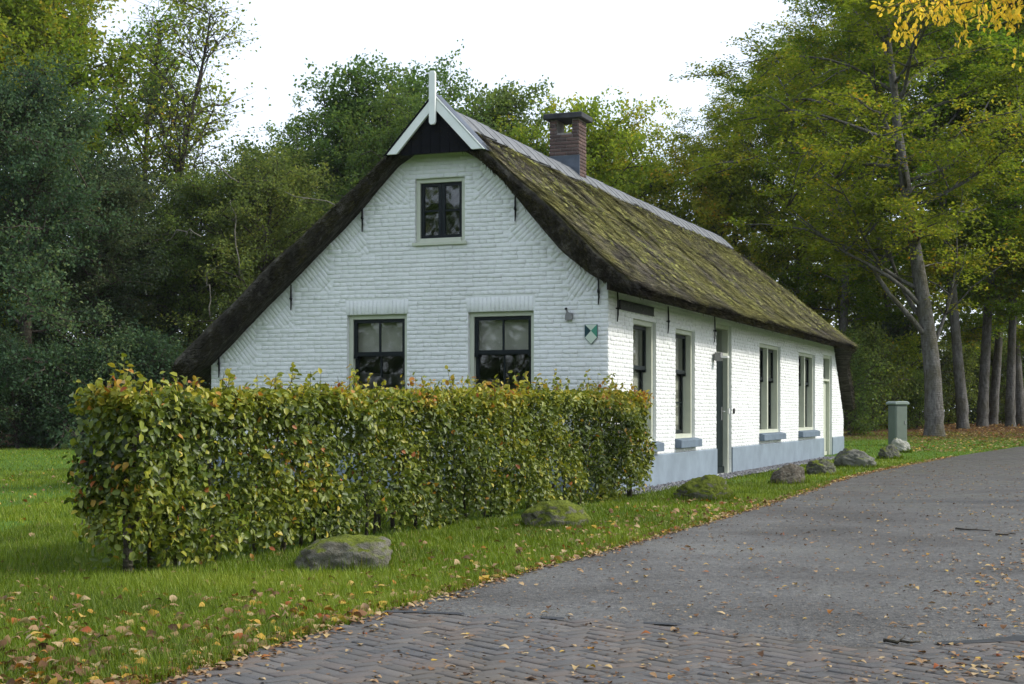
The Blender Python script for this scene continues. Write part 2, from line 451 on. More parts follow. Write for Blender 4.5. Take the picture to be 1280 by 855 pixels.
def mat_bark(name, a, b, c):
    m, nt, out = M_new(name)
    n1 = noise_tex(nt, 1.2, 5, 0.6, objco(nt, (1, 1, 0.7)))
    n2 = noise_tex(nt, 7, 5, 0.7, objco(nt, (1.4, 1.4, 0.5)))
    w = noise_tex(nt, 4, 4, 0.6, objco(nt, (0.7, 0.7, 5.0)))
    r = ramp(nt, n2.outputs[0], [(0.3, a), (0.65, b)])
    k = mixc(nt, ramp(nt, n1.outputs[0], [(0.45, (0, 0, 0, 1)), (0.65, (0.85, 0.85, 0.85, 1))]).outputs[0], r.outputs[0], c)
    hh = N(nt, 'ShaderNodeMath', operation='ADD'); nt.links.new(n2.outputs[0], hh.inputs[0]); nt.links.new(w.outputs[0], hh.inputs[1])
    principled(nt, out, k, 0.85, 0.2, bump(nt, hh.outputs[0], 0.9, 0.05))
    return m
MAT['beech'] = mat_bark('smooth_grey_beech_bark', (0.048, 0.044, 0.038, 1), (0.165, 0.160, 0.148, 1), (0.060, 0.055, 0.026, 1))
MAT['bark'] = mat_bark('brown_bark', (0.030, 0.024, 0.019, 1), (0.085, 0.070, 0.055, 1), (0.050, 0.050, 0.030, 1))
MAT['bark_pale'] = mat_bark('pale_bark', (0.10, 0.092, 0.078, 1), (0.22, 0.20, 0.165, 1), (0.085, 0.085, 0.050, 1))

def mat_stone(name, a, b, moss_amt):
    m, nt, out = M_new(name)
    co = objco(nt)
    n1 = noise_tex(nt, 3.0, 6, 0.65, co); n2 = noise_tex(nt, 26, 5, 0.7, co); n3 = noise_tex(nt, 4.5, 5, 0.6, co)
    r = ramp(nt, n1.outputs[0], [(0.3, a), (0.68, b)])
    r2 = mixc(nt, ramp(nt, n2.outputs[0], [(0.5, (0, 0, 0, 1)), (0.72, (0.6, 0.6, 0.6, 1))]).outputs[0], r.outputs[0], (0.26, 0.26, 0.22, 1))
    g = N(nt, 'ShaderNodeNewGeometry'); sp = N(nt, 'ShaderNodeSeparateXYZ'); nt.links.new(g.outputs['Normal'], sp.inputs[0])
    ad = N(nt, 'ShaderNodeMath', operation='MULTIPLY_ADD'); ad.inputs[1].default_value = 0.35
    nt.links.new(sp.outputs['Z'], ad.inputs[0]); nt.links.new(n3.outputs[0], ad.inputs[2])
    lo = 0.92 - 0.5 * moss_amt
    mf = ramp(nt, ad.outputs[0], [(max(0, lo - 0.06), (0, 0, 0, 1)), (min(1, lo + 0.06), (1, 1, 1, 1))])
    mc = ramp(nt, n2.outputs[0], [(0.3, (0.05, 0.065, 0.010, 1)), (0.7, (0.17, 0.20, 0.025, 1))])
    c = mixc(nt, mf.outputs[0], r2, mc.outputs[0])
    hh = N(nt, 'ShaderNodeMath', operation='ADD'); nt.links.new(n2.outputs[0], hh.inputs[0]); nt.links.new(n1.outputs[0], hh.inputs[1])
    principled(nt, out, c, 0.9, 0.15, bump(nt, hh.outputs[0], 1.0, 0.035))
    return m

# ------------------------------------------------------------------ the lie of the land
def sstep(a, b, x):
    t = np.clip((np.asarray(x, dtype=float) - a) / (b - a), 0, 1)
    return t * t * (3 - 2 * t)
def ground_z(x, y):
    return 0.6 * sstep(34, 60, y) * sstep(3, 9, x)
def gz(x, y): return float(ground_z(x, y))
def pix(px, py, extra=0.0):
    """photograph pixel -> point on the ground"""
    d = 3.0
    while d < 200:
        z = gz((px - 640) * d / FPX, d) + extra
        if CAM_H - (py - HORIZON) * d / FPX <= z: break
        d += 0.02
    return ((px - 640) * d / FPX, d)
def at_depth(px, d): return (px - 640) * d / FPX

_perm = np.random.RandomState(7).rand(256, 256)
def vnoise(x, y):
    x = np.asarray(x, float); y = np.asarray(y, float)
    xi = np.floor(x).astype(int); yi = np.floor(y).astype(int)
    fx = x - xi; fy = y - yi
    fx = fx * fx * (3 - 2 * fx); fy = fy * fy * (3 - 2 * fy)
    g = lambda a, b: _perm[a % 256, b % 256]
    return (g(xi, yi) * (1 - fx) + g(xi + 1, yi) * fx) * (1 - fy) + (g(xi, yi + 1) * (1 - fx) + g(xi + 1, yi + 1) * fx) * fy
def fnoise(x, y, o=3):
    s = 0; a = 0.5
    for k in range(o):
        s = s + a * vnoise(x * 2 ** k + 17.3 * k, y * 2 ** k + 5.1 * k); a *= 0.5
    return s / (1 - 0.5 ** o)

def sheet(xs, ys, zoff=0.0):
    X, Y = np.meshgrid(xs, ys)
    Z = ground_z(X, Y) + zoff
    V = np.stack([X, Y, Z], -1).reshape(-1, 3)
    nx, ny = len(xs), len(ys)
    i = np.arange(nx * ny).reshape(ny, nx)
    Fq = np.stack([i[:-1, :-1], i[:-1, 1:], i[1:, 1:], i[1:, :-1]], -1).reshape(-1, 4)
    return V, Fq
xs = np.concatenate([np.linspace(-400, -40, 10), np.linspace(-36, 36, 73), np.linspace(40, 400, 10)])
ys = np.concatenate([np.linspace(-60, -4, 6), np.linspace(-2, 70, 90), np.linspace(76, 600, 14)])
gV, gF = sheet(xs, ys)
ground = link('ground', np_mesh('ground', gV, gF, smooth=True), MAT['ground'])
tag(ground, kind='structure')

# road: left edge traced on the ground, right edge parallel to it
edge_px = [(225, 850), (400, 790), (530, 752), (700, 706), (850, 665), (960, 632), (1060, 598), (1130, 583), (1190, 571), (1280, 558)]
LE = [pix(*p) for p in edge_px]
dx, dy = LE[1][0] - LE[0][0], LE[1][1] - LE[0][1]
LE = [(LE[0][0] - dx * 6, LE[0][1] - dy * 6), (LE[0][0] - dx * 2, LE[0][1] - dy * 2)] + LE
dx, dy = LE[-1][0] - LE[-2][0], LE[-1][1] - LE[-2][1]
LE.append((LE[-1][0] + dx * 3, LE[-1][1] + dy * 2.6))
LE.append((LE[-1][0] + dx * 8, LE[-1][1] + dy * 5))
LEy = np.array([p[1] for p in LE]); LEx = np.array([p[0] for p in LE])
_yy = np.linspace(LEy[0], LEy[-1], 500)
_xx = np.interp(_yy, LEy, LEx)
k = np.ones(25) / 25
_xs = np.convolve(np.pad(_xx, 12, mode='edge'), k, 'valid')
_xs[:14] = _xx[:14]; _xs[-14:] = _xx[-14:]
def road_left(y): return np.interp(y, _yy, _xs) + 0.05 * (fnoise(np.asarray(y) * 1.7, 3.3) - 0.5) + 0.03 * (fnoise(np.asarray(y) * 6, 9.3) - 0.5)
def road_width(y): return 3.75 + 0.02 * np.clip(np.asarray(y) - 6, 0, 60)
# the brick-paved strip in front ends in an uneven line against the asphalt
BR = [pix(*p) for p in [(440, 772), (520, 770), (650, 776), (760, 782), (870, 787), (960, 800), (1060, 815), (1160, 812), (1280, 806)]]
BRx = np.array([p[0] for p in BR]); BRy = np.array([p[1] for p in BR])
def brick_line(x): return np.interp(x, BRx, BRy) + 0.10 * (fnoise(np.asarray(x) * 2.2, 40.1) - 0.5)

ry = np.concatenate([np.linspace(6.0, 14, 140), np.linspace(14.15, 60, 160), np.linspace(61, float(_yy[-1]), 30)])
nu = 44
RV = []; 
uu = np.linspace(0, 1, nu)
rows = []
for y in ry:
    xl = float(road_left(y)); xr = xl + float(road_width(y))
    X = xl + (xr - xl) * uu
    rows.append(np.stack([X, np.full(nu, y)], -1))
R2 = np.array(rows)                                  # (ny,nu,2)
ylim = brick_line(R2[..., 0])
R2[..., 1] = np.maximum(R2[..., 1], ylim)             # rows in front collapse on the joint line
thick = np.clip((R2[..., 1] - ylim) / 0.05, 0, 1)
Z = ground_z(R2[..., 0], R2[..., 1]) + 0.006 + 0.010 * thick + 0.012 * (fnoise(R2[..., 0] * 0.9, R2[..., 1] * 0.9) - 0.5) * thick
RV = np.concatenate([R2, Z[..., None]], -1).reshape(-1, 3)
i = np.arange(len(ry) * nu).reshape(len(ry), nu)
RF = np.stack([i[:-1, :-1], i[:-1, 1:], i[1:, 1:], i[1:, :-1]], -1).reshape(-1, 4)
c4 = RV[RF]
area = np.abs(np.cross(c4[:, 2] - c4[:, 0], c4[:, 3] - c4[:, 1])[:, 2])
RF = RF[area > 1e-6]
road = link('road', np_mesh('road', RV, RF, smooth=True), MAT['road'])
tag(road, kind='structure')

MAT['tar'] = mat_simple('black_tar_seam', (0.020, 0.020, 0.020, 1), 0.5, 0.35, 4, 0.5, 0.008, world_pos=True)
tx_ = np.linspace(-0.75, 3.1, 120); tl = []
wv = np.clip(.03 + .55 * (fnoise(tx_ * 1.6 + 2, 6.6) - .46) + .12 * (fnoise(tx_ * 7, 1.1) - .5), .012, .3)
yb = brick_line(tx_) - .012; yt_ = yb + wv
kx = (tx_ > road_left(yt_) + .01) & (tx_ < road_left(yb) + road_width(yb) - .05)
tV = np.concatenate([np.stack([tx_, yb, np.full(120, .0215)], -1), np.stack([tx_, (yb + yt_) / 2, np.full(120, .0275)], -1), np.stack([tx_, yt_, np.full(120, .0235)], -1)])
i = np.arange(360).reshape(3, 120)
tF = np.stack([i[:-1, :-1], i[:-1, 1:], i[1:, 1:], i[1:, :-1]], -1).reshape(-1, 4); tF = tF[(kx & (wv > .045))[tF % 120].all(1)]
tag(link('tar_seam', np_mesh('tar_seam', tV, tF, smooth=True), MAT['tar']), kind='structure')

# brick paving: bed of sand/soil with herringbone bricks, each its own piece
bedx = np.linspace(-3.2, 5.4, 60); bedy = np.linspace(0.5, 9.0, 60)
bm_pts = []
BX, BY = np.meshgrid(bedx, bedy)
ok = (BY < brick_line(BX) + 0.12) & (BX > road_left(BY) - 0.02) & (BX < road_left(BY) + road_width(BY) + 0.3)
bV = np.stack([BX, BY, np.full_like(BX, 0.0125)], -1).reshape(-1, 3)
i = np.arange(bV.shape[0]).reshape(60, 60)
bF = np.stack([i[:-1, :-1], i[:-1, 1:], i[1:, 1:], i[1:, :-1]], -1).reshape(-1, 4)
okf = ok.reshape(-1)[bF].all(1)
paving = link('brick_paving', np_mesh('brick_paving', bV, bF[okf]), MAT['sand'])
tag(paving, kind='structure')

def brick_template(L, W, H, ch=0.006):
    """upright slab brick: top face with a chamfer, base at z=0; 18 triangles"""
    a, b = L / 2, W / 2
    v = [(-a, -b, 0), (a, -b, 0), (a, b, 0), (-a, b, 0),
         (-a, -b, H - ch), (a, -b, H - ch), (a, b, H - ch), (-a, b, H - ch),
         (-a + ch, -b + ch, H), (a - ch, -b + ch, H), (a - ch, b - ch, H), (-a + ch, b - ch, H)]
    f = [(0, 1, 5, 4), (1, 2, 6, 5), (2, 3, 7, 6), (3, 0, 4, 7), (4, 5, 9, 8), (5, 6, 10, 9), (6, 7, 11, 10), (7, 4, 8, 11), (8, 9, 10, 11)]
    return np.array(v, float), np.array(f, int)

rng = np.random.RandomState(11)
pv, pf = brick_template(0.190, 0.090, 0.014, 0.004)
bricks = []
ang = rad(38)
ca, sa = math.cos(ang), math.sin(ang)
for r_ in range(-70, 70):
    for c_ in range(-40, 40):
        # herringbone: pairs of a lying and a standing brick on a staircase lattice
        for kind in (0, 1):
            u0 = c_ * 0.2 + r_ * 0.1 + (0.10 if kind == 0 else -0.05)
            w0 = -c_ * 0.2 + r_ * 0.1 + (0.05 if kind == 0 else 0.10)
            X = u0 * ca - w0 * sa + 1.0; Y = u0 * sa + w0 * ca + 6.5
            if Y < 1.0 or Y > 9.4 or X < -3.2 or X > 5.4: continue
            if Y > float(brick_line(X)) + 0.03 or X < float(road_left(Y)) + 0.01 or X > float(road_left(Y) + road_width(Y)) + 0.25: continue
            bricks.append((X, Y, ang + (0 if kind == 0 else math.pi / 2)))
def in_view(X, Y): return Y > 6.40 and abs(X / Y) < 0.345
view = [b for b in bricks if in_view(b[0], b[1])]
view.sort(key=lambda b: b[1])
single = set(id(b) for b in view[:300])
pmesh = []
for k_ in range(5):
    vv = pv.copy(); vv[8:, 2] += rng.uniform(-0.002, 0.002, 4); vv[4:, :2] += rng.uniform(-0.002, 0.002, (8, 2))
    me = np_mesh('brick', vv, pf, np.full(len(vv), rng.rand())); me.materials.append(MAT['paver']); pmesh.append(me)
SV, SF, Sv = [], [], []
for b in bricks:
    zz = 0.006 + rng.uniform(-0.0025, 0.0025) + 0.012 * (float(fnoise(b[0] * 0.8, b[1] * 0.8)) - 0.5)
    tx, ty = rng.uniform(-0.012, 0.012, 2)
    if id(b) in single:
        o = link('brick', pmesh[rng.randint(5)], None, paving, (b[0], b[1], zz), (tx, ty, b[2]))
    else:
        Mx = np.array(Matrix.Rotation(b[2], 3, 'Z') @ Matrix.Rotation(tx, 3, 'X') @ Matrix.Rotation(ty, 3, 'Y'))
        base = sum(len(q) for q in SV)
        SV.append(pv @ Mx.T + np.array([b[0], b[1], zz])); SF.append(pf + len(pv) * len(SF)); Sv.append(np.full(len(pv), rng.rand()))
if SV:
    o = link('paving_bricks', np_mesh('paving_bricks', np.concatenate(SV), np.concatenate(SF), np.concatenate(Sv)), MAT['paver'], paving)
    tag(o, kind='stuff')

# ================================================================== the farmhouse
# local axes: x along the gable (0 = right corner, negative to the left), y back along the long wall
HC = ((760 - 640) * (CAM_H * FPX / 104.0) / FPX, CAM_H * FPX / 104.0)
house = empty('farmhouse', (HC[0], HC[1], 0), -TH)
tag(house, 'long white painted brick farmhouse with mossy thatched roof and blue grey plinth', 'house')
def hw(x, y, z=0.0):                       # house local -> world
    return Vector((HC[0] + x * CS + y * SN, HC[1] - x * SN + y * CS, z))
LW, LL = -6.35, 21.2                        # left wall, length

def wall_mesh(name, outer, holes, to3, nrm, depth):
    """flat wall with openings and the reveals of the openings"""
    polys = [[Vector((p[0], p[1], 0)) for p in outer]] + [[Vector((p[0], p[1], 0)) for p in h] for h in holes]
    tris = tessellate_polygon(polys)
    flat = [p for pl in polys for p in pl]
    V = [to3(p.x, p.y, 0) for p in flat] + [to3(p.x, p.y, depth) for p in flat]
    n = len(flat)
    Fs = [tuple(t) for t in tris] + [tuple(i + n for i in t) for t in tris]
    b = 0
    for pl in polys:
        m = len(pl)
        for i in range(m):
            j = (i + 1) % m
            Fs.append((b + i, b + j, b + j + n, b + i + n))
        b += m
    me = bpy.data.meshes.new(name); me.from_pydata(V, [], Fs)
    bm = bmesh.new(); bm.from_mesh(me); bmesh.ops.recalc_face_normals(bm, faces=bm.faces); bm.to_mesh(me); bm.free()
    return me

def rect(a0, a1, z0, z1): return [(a0, z0), (a1, z0), (a1, z1), (a0, z1)]
G_ATTIC = (-2.924, -2.144, 3.60, 4.528)
G_W1 = (-4.026, -3.055, 0.75, 2.579)
G_W2 = (-2.095, -1.09, 0.75, 2.579)
g_open = [G_ATTIC, G_W1, G_W2]
inL = [(-6.35, 1.88), (-6.295, 1.93), (-5.985, 2.19), (-5.291, 2.80), (-4.478, 3.51), (-3.75, 4.16), (-3.167, 4.86)]
inR = [(-1.836, 4.86), (-1.481, 4.44), (-1.083, 3.94), (-0.607, 3.40), (-0.186, 3.06), (0.0, 2.95)]
g_outer = [(-6.35, 0), (0, 0)] + inR[::-1] + inL[::-1]
# the wall core runs a little up into the thatch
g_core = [(-6.35, -0.3), (0, -0.3)] + [(x, z + 0.06) for x, z in inR[::-1]] + [(-2.5, 5.2)] + [(x, z + 0.06) for x, z in inL[::-1]]
gable = link('gable_wall', wall_mesh('gable_wall', g_core, [rect(*o) for o in g_open], lambda a, z, d: (a, d, z), None, 0.28), MAT['paint'], house)

S_W1 = (1.21, 2.47, 0.70, 2.52); S_W2 = (3.62, 4.90, 0.72, 2.50)
S_D1 = (6.45, 7.68, -0.05, 2.74); S_W3 = (10.2, 12.4, 0.72, 2.54)
S_W4 = (14.55, 16.75, 0.72, 2.52); S_D2 = (17.95, 19.3, -0.05, 2.58)
s_open = [S_W1, S_W2, S_D1, S_W3, S_W4, S_D2]
def side_top(y): return 2.93 if y < 19.45 else max(1.0, 2.93 - (y - 19.45) * 1.08)
s_core = [(0.28, -0.3), (21.2, -0.3), (21.2, 1.04), (19.45, 2.96), (0.28, 2.96)]
# door openings are cut to the floor: shift their feet up from the core's lower rim
side = link('side_wall', wall_mesh('side_wall', s_core, [rect(a, b, max(z0, -0.05), z1) for a, b, z0, z1 in s_open], lambda a, z, d: (-d, a, z), None, 0.28), MAT['paint'], house)
MB().box(-6.35, -6.07, 0.28, 21.2, -0.3, 1.86).build('rear_wall', MAT['paint'], house)
MB().prism([(-6.07, -0.3), (-0.28, -0.3), (-0.28, 1.2), (-6.07, 1.2)], 'y', 20.92, 21.2).build('end_wall', MAT['paint'], house)
MB().box(-6.07, -0.28, 0.28, 20.92, -0.25, -0.06).build('floor', MAT['wood_dark'], house)

# -------------------------------------------------- bricks of the painted walls
CH, BL, JT = 0.0610, 0.215, 0.008
brng = np.random.RandomState(5)
def poly_x_range(z, L, R):
    xl = np.interp(z, [p[1] for p in L], [p[0] for p in L]) if z > L[0][1] else L[0][0]
    Rr = R[::-1]
    xr = np.interp(z, [p[1] for p in Rr], [p[0] for p in Rr]) if z > Rr[0][1] else Rr[0][0]
    return xl, xr
# braided triangles of sloping bricks along both verges
def braid(p0, p1, inward):
    p0 = np.array(p0); p1 = np.array(p1); e = p1 - p0; ln = np.linalg.norm(e); e = e / ln
    n = np.array([-e[1], e[0]]); n = n if np.dot(n, inward) > 0 else -n
    return p0, e, n, ln
BRAIDS = [braid(inR[0], inR[3], (-1, -1)), braid(inR[3], inR[5], (-1, -1)), braid(inL[-1], inL[-2], (1, -1)), braid(inL[-2], inL[1], (1, -1))]
TRI_W, TRI_D = 0.82, 0.58
def tri_lim(a): 
    f = (a / TRI_W) % 1.0
    return TRI_D * (1 - abs(2 * f - 1))
def in_braid(x, z):
    for p0, e, n, ln in BRAIDS:
        d = np.array([x, z]) - p0; a = d @ e; b = d @ n
        if 0 <= a <= ln and -0.05 <= b <= tri_lim(a) + 0.01: return True
    return False
class Bricks:
    def __init__(s): s.items = []          # (u, z, length, height, angle) centres on the wall plane
    def add(s, u, z, l, h, ang=0.0): s.items.append((u, z, l, h, ang))
gb = Bricks()
SOLD = [(G_W1[0] - 0.02, G_W1[1] + 0.02, G_W1[3], G_W1[3] + 0.205), (G_W2[0] - 0.02, G_W2[1] + 0.02, G_W2[3], G_W2[3] + 0.205)]
def courses(B, x_range, z0, z1, opens, skip=None):
    zc = z0 + CH / 2; row = 0
    while zc < z1:
        xl, xr = x_range(zc)
        off = (0.0 if row % 2 == 0 else 0.5) * (BL + JT) + brng.uniform(-0.02, 0.02)
        header = (row % 3 == 2)
        step = (BL + JT) / (2 if header else 1)
        # free intervals of this course
        iv = [(xl, xr)]
        for (a0, a1, b0, b1) in opens:
            if b0 - CH * 0.45 < zc < b1 + CH * 0.45:
                nx = []
                for (p, q) in iv:
                    if a1 <= p or a0 >= q: nx.append((p, q)); continue
                    if a0 > p: nx.append((p, a0))
                    if a1 < q: nx.append((a1, q))
                iv = nx
        for (p, q) in iv:
            x = p - ((p - off) % step) 
            while x < q:
                a = max(x, p); b = min(x + step - JT, q)
                if b - a > 0.03:
                    c = (a + b) / 2
                    if not (skip and skip(c, zc)):
                        B.add(c, zc + brng.uniform(-0.0025, 0.0025), b - a, CH - JT)
                x += step
        zc += CH; row += 1
courses(gb, lambda z: poly_x_range(z, inL, inR), 0.50, 4.86, g_open + SOLD, in_braid)
for (a0, a1, b0, b1) in SOLD:
    x = a0
    while x < a1 - 0.03:
        gb.add(x + 0.027, (b0 + b1) / 2 + brng.uniform(-0.002, 0.002), 0.058, b1 - b0 - 0.006); x += 0.0635
for p0, e, n, ln in BRAIDS:
    a = CH / 2
    while a < ln:
        lim = tri_lim(a); b = 0.0
        while b < lim - 0.03:
            l = min(BL, lim - b)
            c = p0 + e * a + n * (b + l / 2)
            if not any(o[0] - .03 < c[0] < o[1] + .03 and o[2] < c[1] < o[3] for o in g_open):
                gb.add(c[0], c[1], l, CH - JT, math.atan2(n[1], n[0]))
            b += BL + JT
        a += CH
sb = Bricks()
courses(sb, lambda z: (0.0, 21.2 if z < 1.04 else (19.45 + (2.96 - z) / 1.0972)), 0.50, 2.93, s_open)

def brick_arrays(B, to3):
    """chamfered, slightly tilted bricks in one mesh"""
    V, Fs = [], []
    _, f0 = brick_template(1, 1, 1)
    for k_, (u, z, l, h, an) in enumerate(B.items):
        t, ff = brick_template(l, h, max(.0035, brng.normal(0.0060, 0.0022)), 0.0022)
        jj = brng.uniform(-0.003, 0.003, (4, 2)); t[4:8, :2] += jj; t[8:, :2] += jj
        t[8:, 2] += brng.uniform(-0.0009, 0.0009, 4)
        ca_, sa_ = math.cos(an), math.sin(an)
        uu_ = t[:, 0] * ca_ - t[:, 1] * sa_ + u; zz_ = t[:, 0] * sa_ + t[:, 1] * ca_ + z
        V.append(to3(uu_, zz_, t[:, 2])); Fs.append(f0 + 12 * k_)
    return np.concatenate(V), np.concatenate(Fs)
# the 300 bricks that show largest (near the corner, between hedge top and eave) are pieces of their own
cand = [it for it in gb.items if it[4] == 0 and abs(it[2] - BL) < 1e-6 and abs(it[3] - (CH - JT)) < 1e-6 and it[1] > 1.35]
cand.sort(key=lambda it: -it[0])
own = set(id(it) for it in cand[:300])
bmesh_var = []
for k_ in range(8):
    t, ff = brick_template(BL, CH - JT, max(.0035, brng.normal(0.0060, 0.0022)), 0.0022)
    jj = brng.uniform(-0.003, 0.003, (4, 2)); t[4:8, :2] += jj; t[8:, :2] += jj; t[8:, 2] += brng.uniform(-0.0009, 0.0009, 4)
    P = np.stack([t[:, 0], -t[:, 2], t[:, 1]], -1)
    me = np_mesh('brick', P, ff); me.materials.append(MAT['paint']); bmesh_var.append(me)
for it in gb.items:
    if id(it) in own:
        link('brick', bmesh_var[brng.randint(8)], None, gable, (it[0], brng.uniform(-0.0005, 0.0005), it[1]), (brng.uniform(-0.02, 0.02), brng.uniform(-0.008, 0.008), brng.uniform(-0.006, 0.006)))
gb.items = [it for it in gb.items if id(it) not in own]
V_, F_ = brick_arrays(gb, lambda u, z, d: np.stack([u, -d, z], -1))
tag(link('brickwork', np_mesh('brickwork', V_, F_), MAT['paint'], gable), kind='stuff')
V_, F_ = brick_arrays(sb, lambda u, z, d: np.stack([d, u, z], -1))
tag(link('brickwork', np_mesh('brickwork', V_, F_), MAT['paint'], side), kind='stuff')

# -------------------------------------------------- plinth, eave board
def plinth_piece(a, b):
    MB().prism([(0.0, -0.3), (0.026, -0.3), (0.026, 0.485), (0.018, 0.50), (0.0, 0.50)], 'y', a, b).build('plinth', MAT['plinth'], house)
for a, b in ((-0.026, S_D1[0] - 0.002), (S_D1[1] + 0.002, S_D2[0] - 0.002), (S_D2[1] + 0.002, 21.2)): plinth_piece(a, b)
MB().prism([(0.0, -0.3), (-0.026, -0.3), (-0.026, 0.485), (-0.018, 0.50), (0.0, 0.50)], 'x', -6.35, -0.001).build('plinth', MAT['plinth'], house)
MB().box(0.015, 0.06, -0.10, 19.4, 2.835, 2.99).build('eave_board', MAT['wood_dark'], house)
MB().box(0.06, 0.33, -0.12, 19.4, 2.93, 2.955).build('soffit_board', MAT['wood_dark'], house)

# -------------------------------------------------- windows
# gable windows: plane x/z, looking to -y.  side windows: plane y/z, looking to +x.
def mk(plane):
    if plane == 'gable':
        return lambda mb, a0, a1, d0, d1, z0, z1: mb.box(a0, a1, d0, d1, z0, z1)
    return lambda mb, a0, a1, d0, d1, z0, z1: mb.box(-d1, -d0, a0, a1, z0, z1)
def window(plane, o, sashes, sill=True, light=None, setback=0.06, fw=0.065, mullion=0.0, casement=False):
    a0, a1, z0, z1 = o
    B = mk(plane); m = MB(); e = 0.001
    B(m, a0+e, a0+fw, setback, 0.24, z0+e, z1-e); B(m, a1-fw, a1-e, setback, 0.24, z0+e, z1-e)
    B(m, a0+fw, a1-fw, setback+0.001, 0.24, z1-fw, z1-e); B(m, a0+fw, a1-fw, setback-0.02, 0.24, z0+e, z0+fw)
    mid = (a0 + a1) / 2
    if mullion: B(m, mid-mullion/2, mid+mullion/2, setback+0.002, 0.22, z0+fw, z1-fw)
    w = m.build('window', MAT['frame'], house, bevel=0.004)
    if mullion: bays = [(a0+fw, mid-mullion/2), (mid+mullion/2, a1-fw)]
    else: bays = [(a0+fw, a1-fw)]
    zb, zt = z0+fw, z1-fw
    st = 0.05
    for (b0, b1) in bays:
        if casement:
            c = (b0+b1)/2
            for (s0, s1) in ((b0+.002, c-.002), (c+.002, b1-.002)):
                f = MB(); d = setback+0.035
                B(f, s0, s0+st, d, d+.045, zb+.002, zt-.002); B(f, s1-st, s1, d, d+.045, zb+.002, zt-.002)
                B(f, s0+st, s1-st, d, d+.045, zt-st, zt-.002); B(f, s0+st, s1-st, d, d+.045, zb+.002, zb+st)
                zm = (zb+zt)/2
                B(f, s0+st, s1-st, d+.008, d+.04, zm-.014, zm+.014)
                f.build('sash', MAT['sash'], w)
                for (p0, p1) in ((zb+st, zm-.014), (zm+.014, zt-st)):
                    g = MB(); B(g, s0+st, s1-st, d+.02, d+.026, p0, p1); g.build('pane', MAT['glass'], w)
            continue
        zm = zb + (zt - zb) * 0.625 if plane == 'side' else 2.005
        for up in (1, 0):
            p0, p1 = (zm-.03, zt-.002) if up else (zb+.002, zm+.012)
            d = setback + (0.03 if up else 0.078) + (0.06 if plane == 'side' else 0)
            f = MB(); s0, s1 = b0+.002, b1-.002
            B(f, s0, s0+st, d, d+.045, p0, p1); B(f, s1-st, s1, d, d+.045, p0, p1)
            B(f, s0+st, s1-st, d, d+.045, p1-st, p1); B(f, s0+st, s1-st, d, d+.045, p0, p0+st+.01)
            c = (s0+s1)/2
            panes = []
            if plane == 'gable':
                B(f, c-.013, c+.013, d+.008, d+.04, p0+st+.01, p1-st); panes = [(s0+st, c-.013, p0+st+.01, p1-st), (c+.013, s1-st, p0+st+.01, p1-st)]
            elif not up:
                zc = (p0+p1)/2
                B(f, s0+st, s1-st, d+.008, d+.04, zc-.013, zc+.013); panes = [(s0+st, s1-st, p0+st+.01, zc-.013), (s0+st, s1-st, zc+.013, p1-st)]
            else: panes = [(s0+st, s1-st, p0+st+.01, p1-st)]
            if up:                                   # little horns of the upper sash
                B(f, s0-.001, s0+st+.004, d-.006, d+.046, p0-.035, p0+.02); B(f, s1-st-.004, s1+.001, d-.006, d+.046, p0-.035, p0+.02)
            f.build('sash', MAT['sash'], w)
            for (q0, q1, r0, r1) in panes:
                g = MB(); B(g, q0, q1, d+.02, d+.026, r0, r1); g.build('pane', MAT['glass'], w)
        bd = setback + (0.15 if plane == 'gable' else 0.20)
        if light == 'half':
            g = MB(); B(g, b0-.01, b1+.01, bd, bd+.012, zm-.02, zt); g.build('blind', MAT['blind'], w)
        if light == 'stripes':
            g = MB(); B(g, b0-.01, b1+.01, bd, bd+.01, zm+.0, zt); g.build('blind', MAT['blind_dark'], w)
            n = 7; hh = (zm - zb) / n
            for i_ in range(n):
                g = MB(); B(g, b0-.01, b1+.01, bd+.001*(i_ % 2), bd+.01, zb+i_*hh+.001, zb+(i_+1)*hh-.001)
                g.build('blind_band', MAT['blind_light'] if i_ % 2 else MAT['blind_dark'], w)
    if sill:
        m = MB()
        if plane == 'side':
            m.prism([(0.0, z0-.15), (0.115, z0-.15), (0.115, z0-.025), (0.0, z0+.005)], 'y', a0-.03, a1+.07).build('sill', MAT['sill'], w, bevel=0.006)
        else:
            B(m, a0-.035, a1+.035, -.045, 0.05, z0-.045, z0+.002); m.build('sill', MAT['frame'], w, bevel=0.004)
    return w
window('gable', G_ATTIC, 1, True, None, 0.035, 0.062, casement=True)
window('gable', G_W1, 2, True, 'half')
window('gable', G_W2, 2, True, 'half')
for o, mu in ((S_W1, 0), (S_W2, 0), (S_W3, 0.10), (S_W4, 0.10)):
    window('side', o, 2, True, 'stripes', 0.05, 0.07, mu)

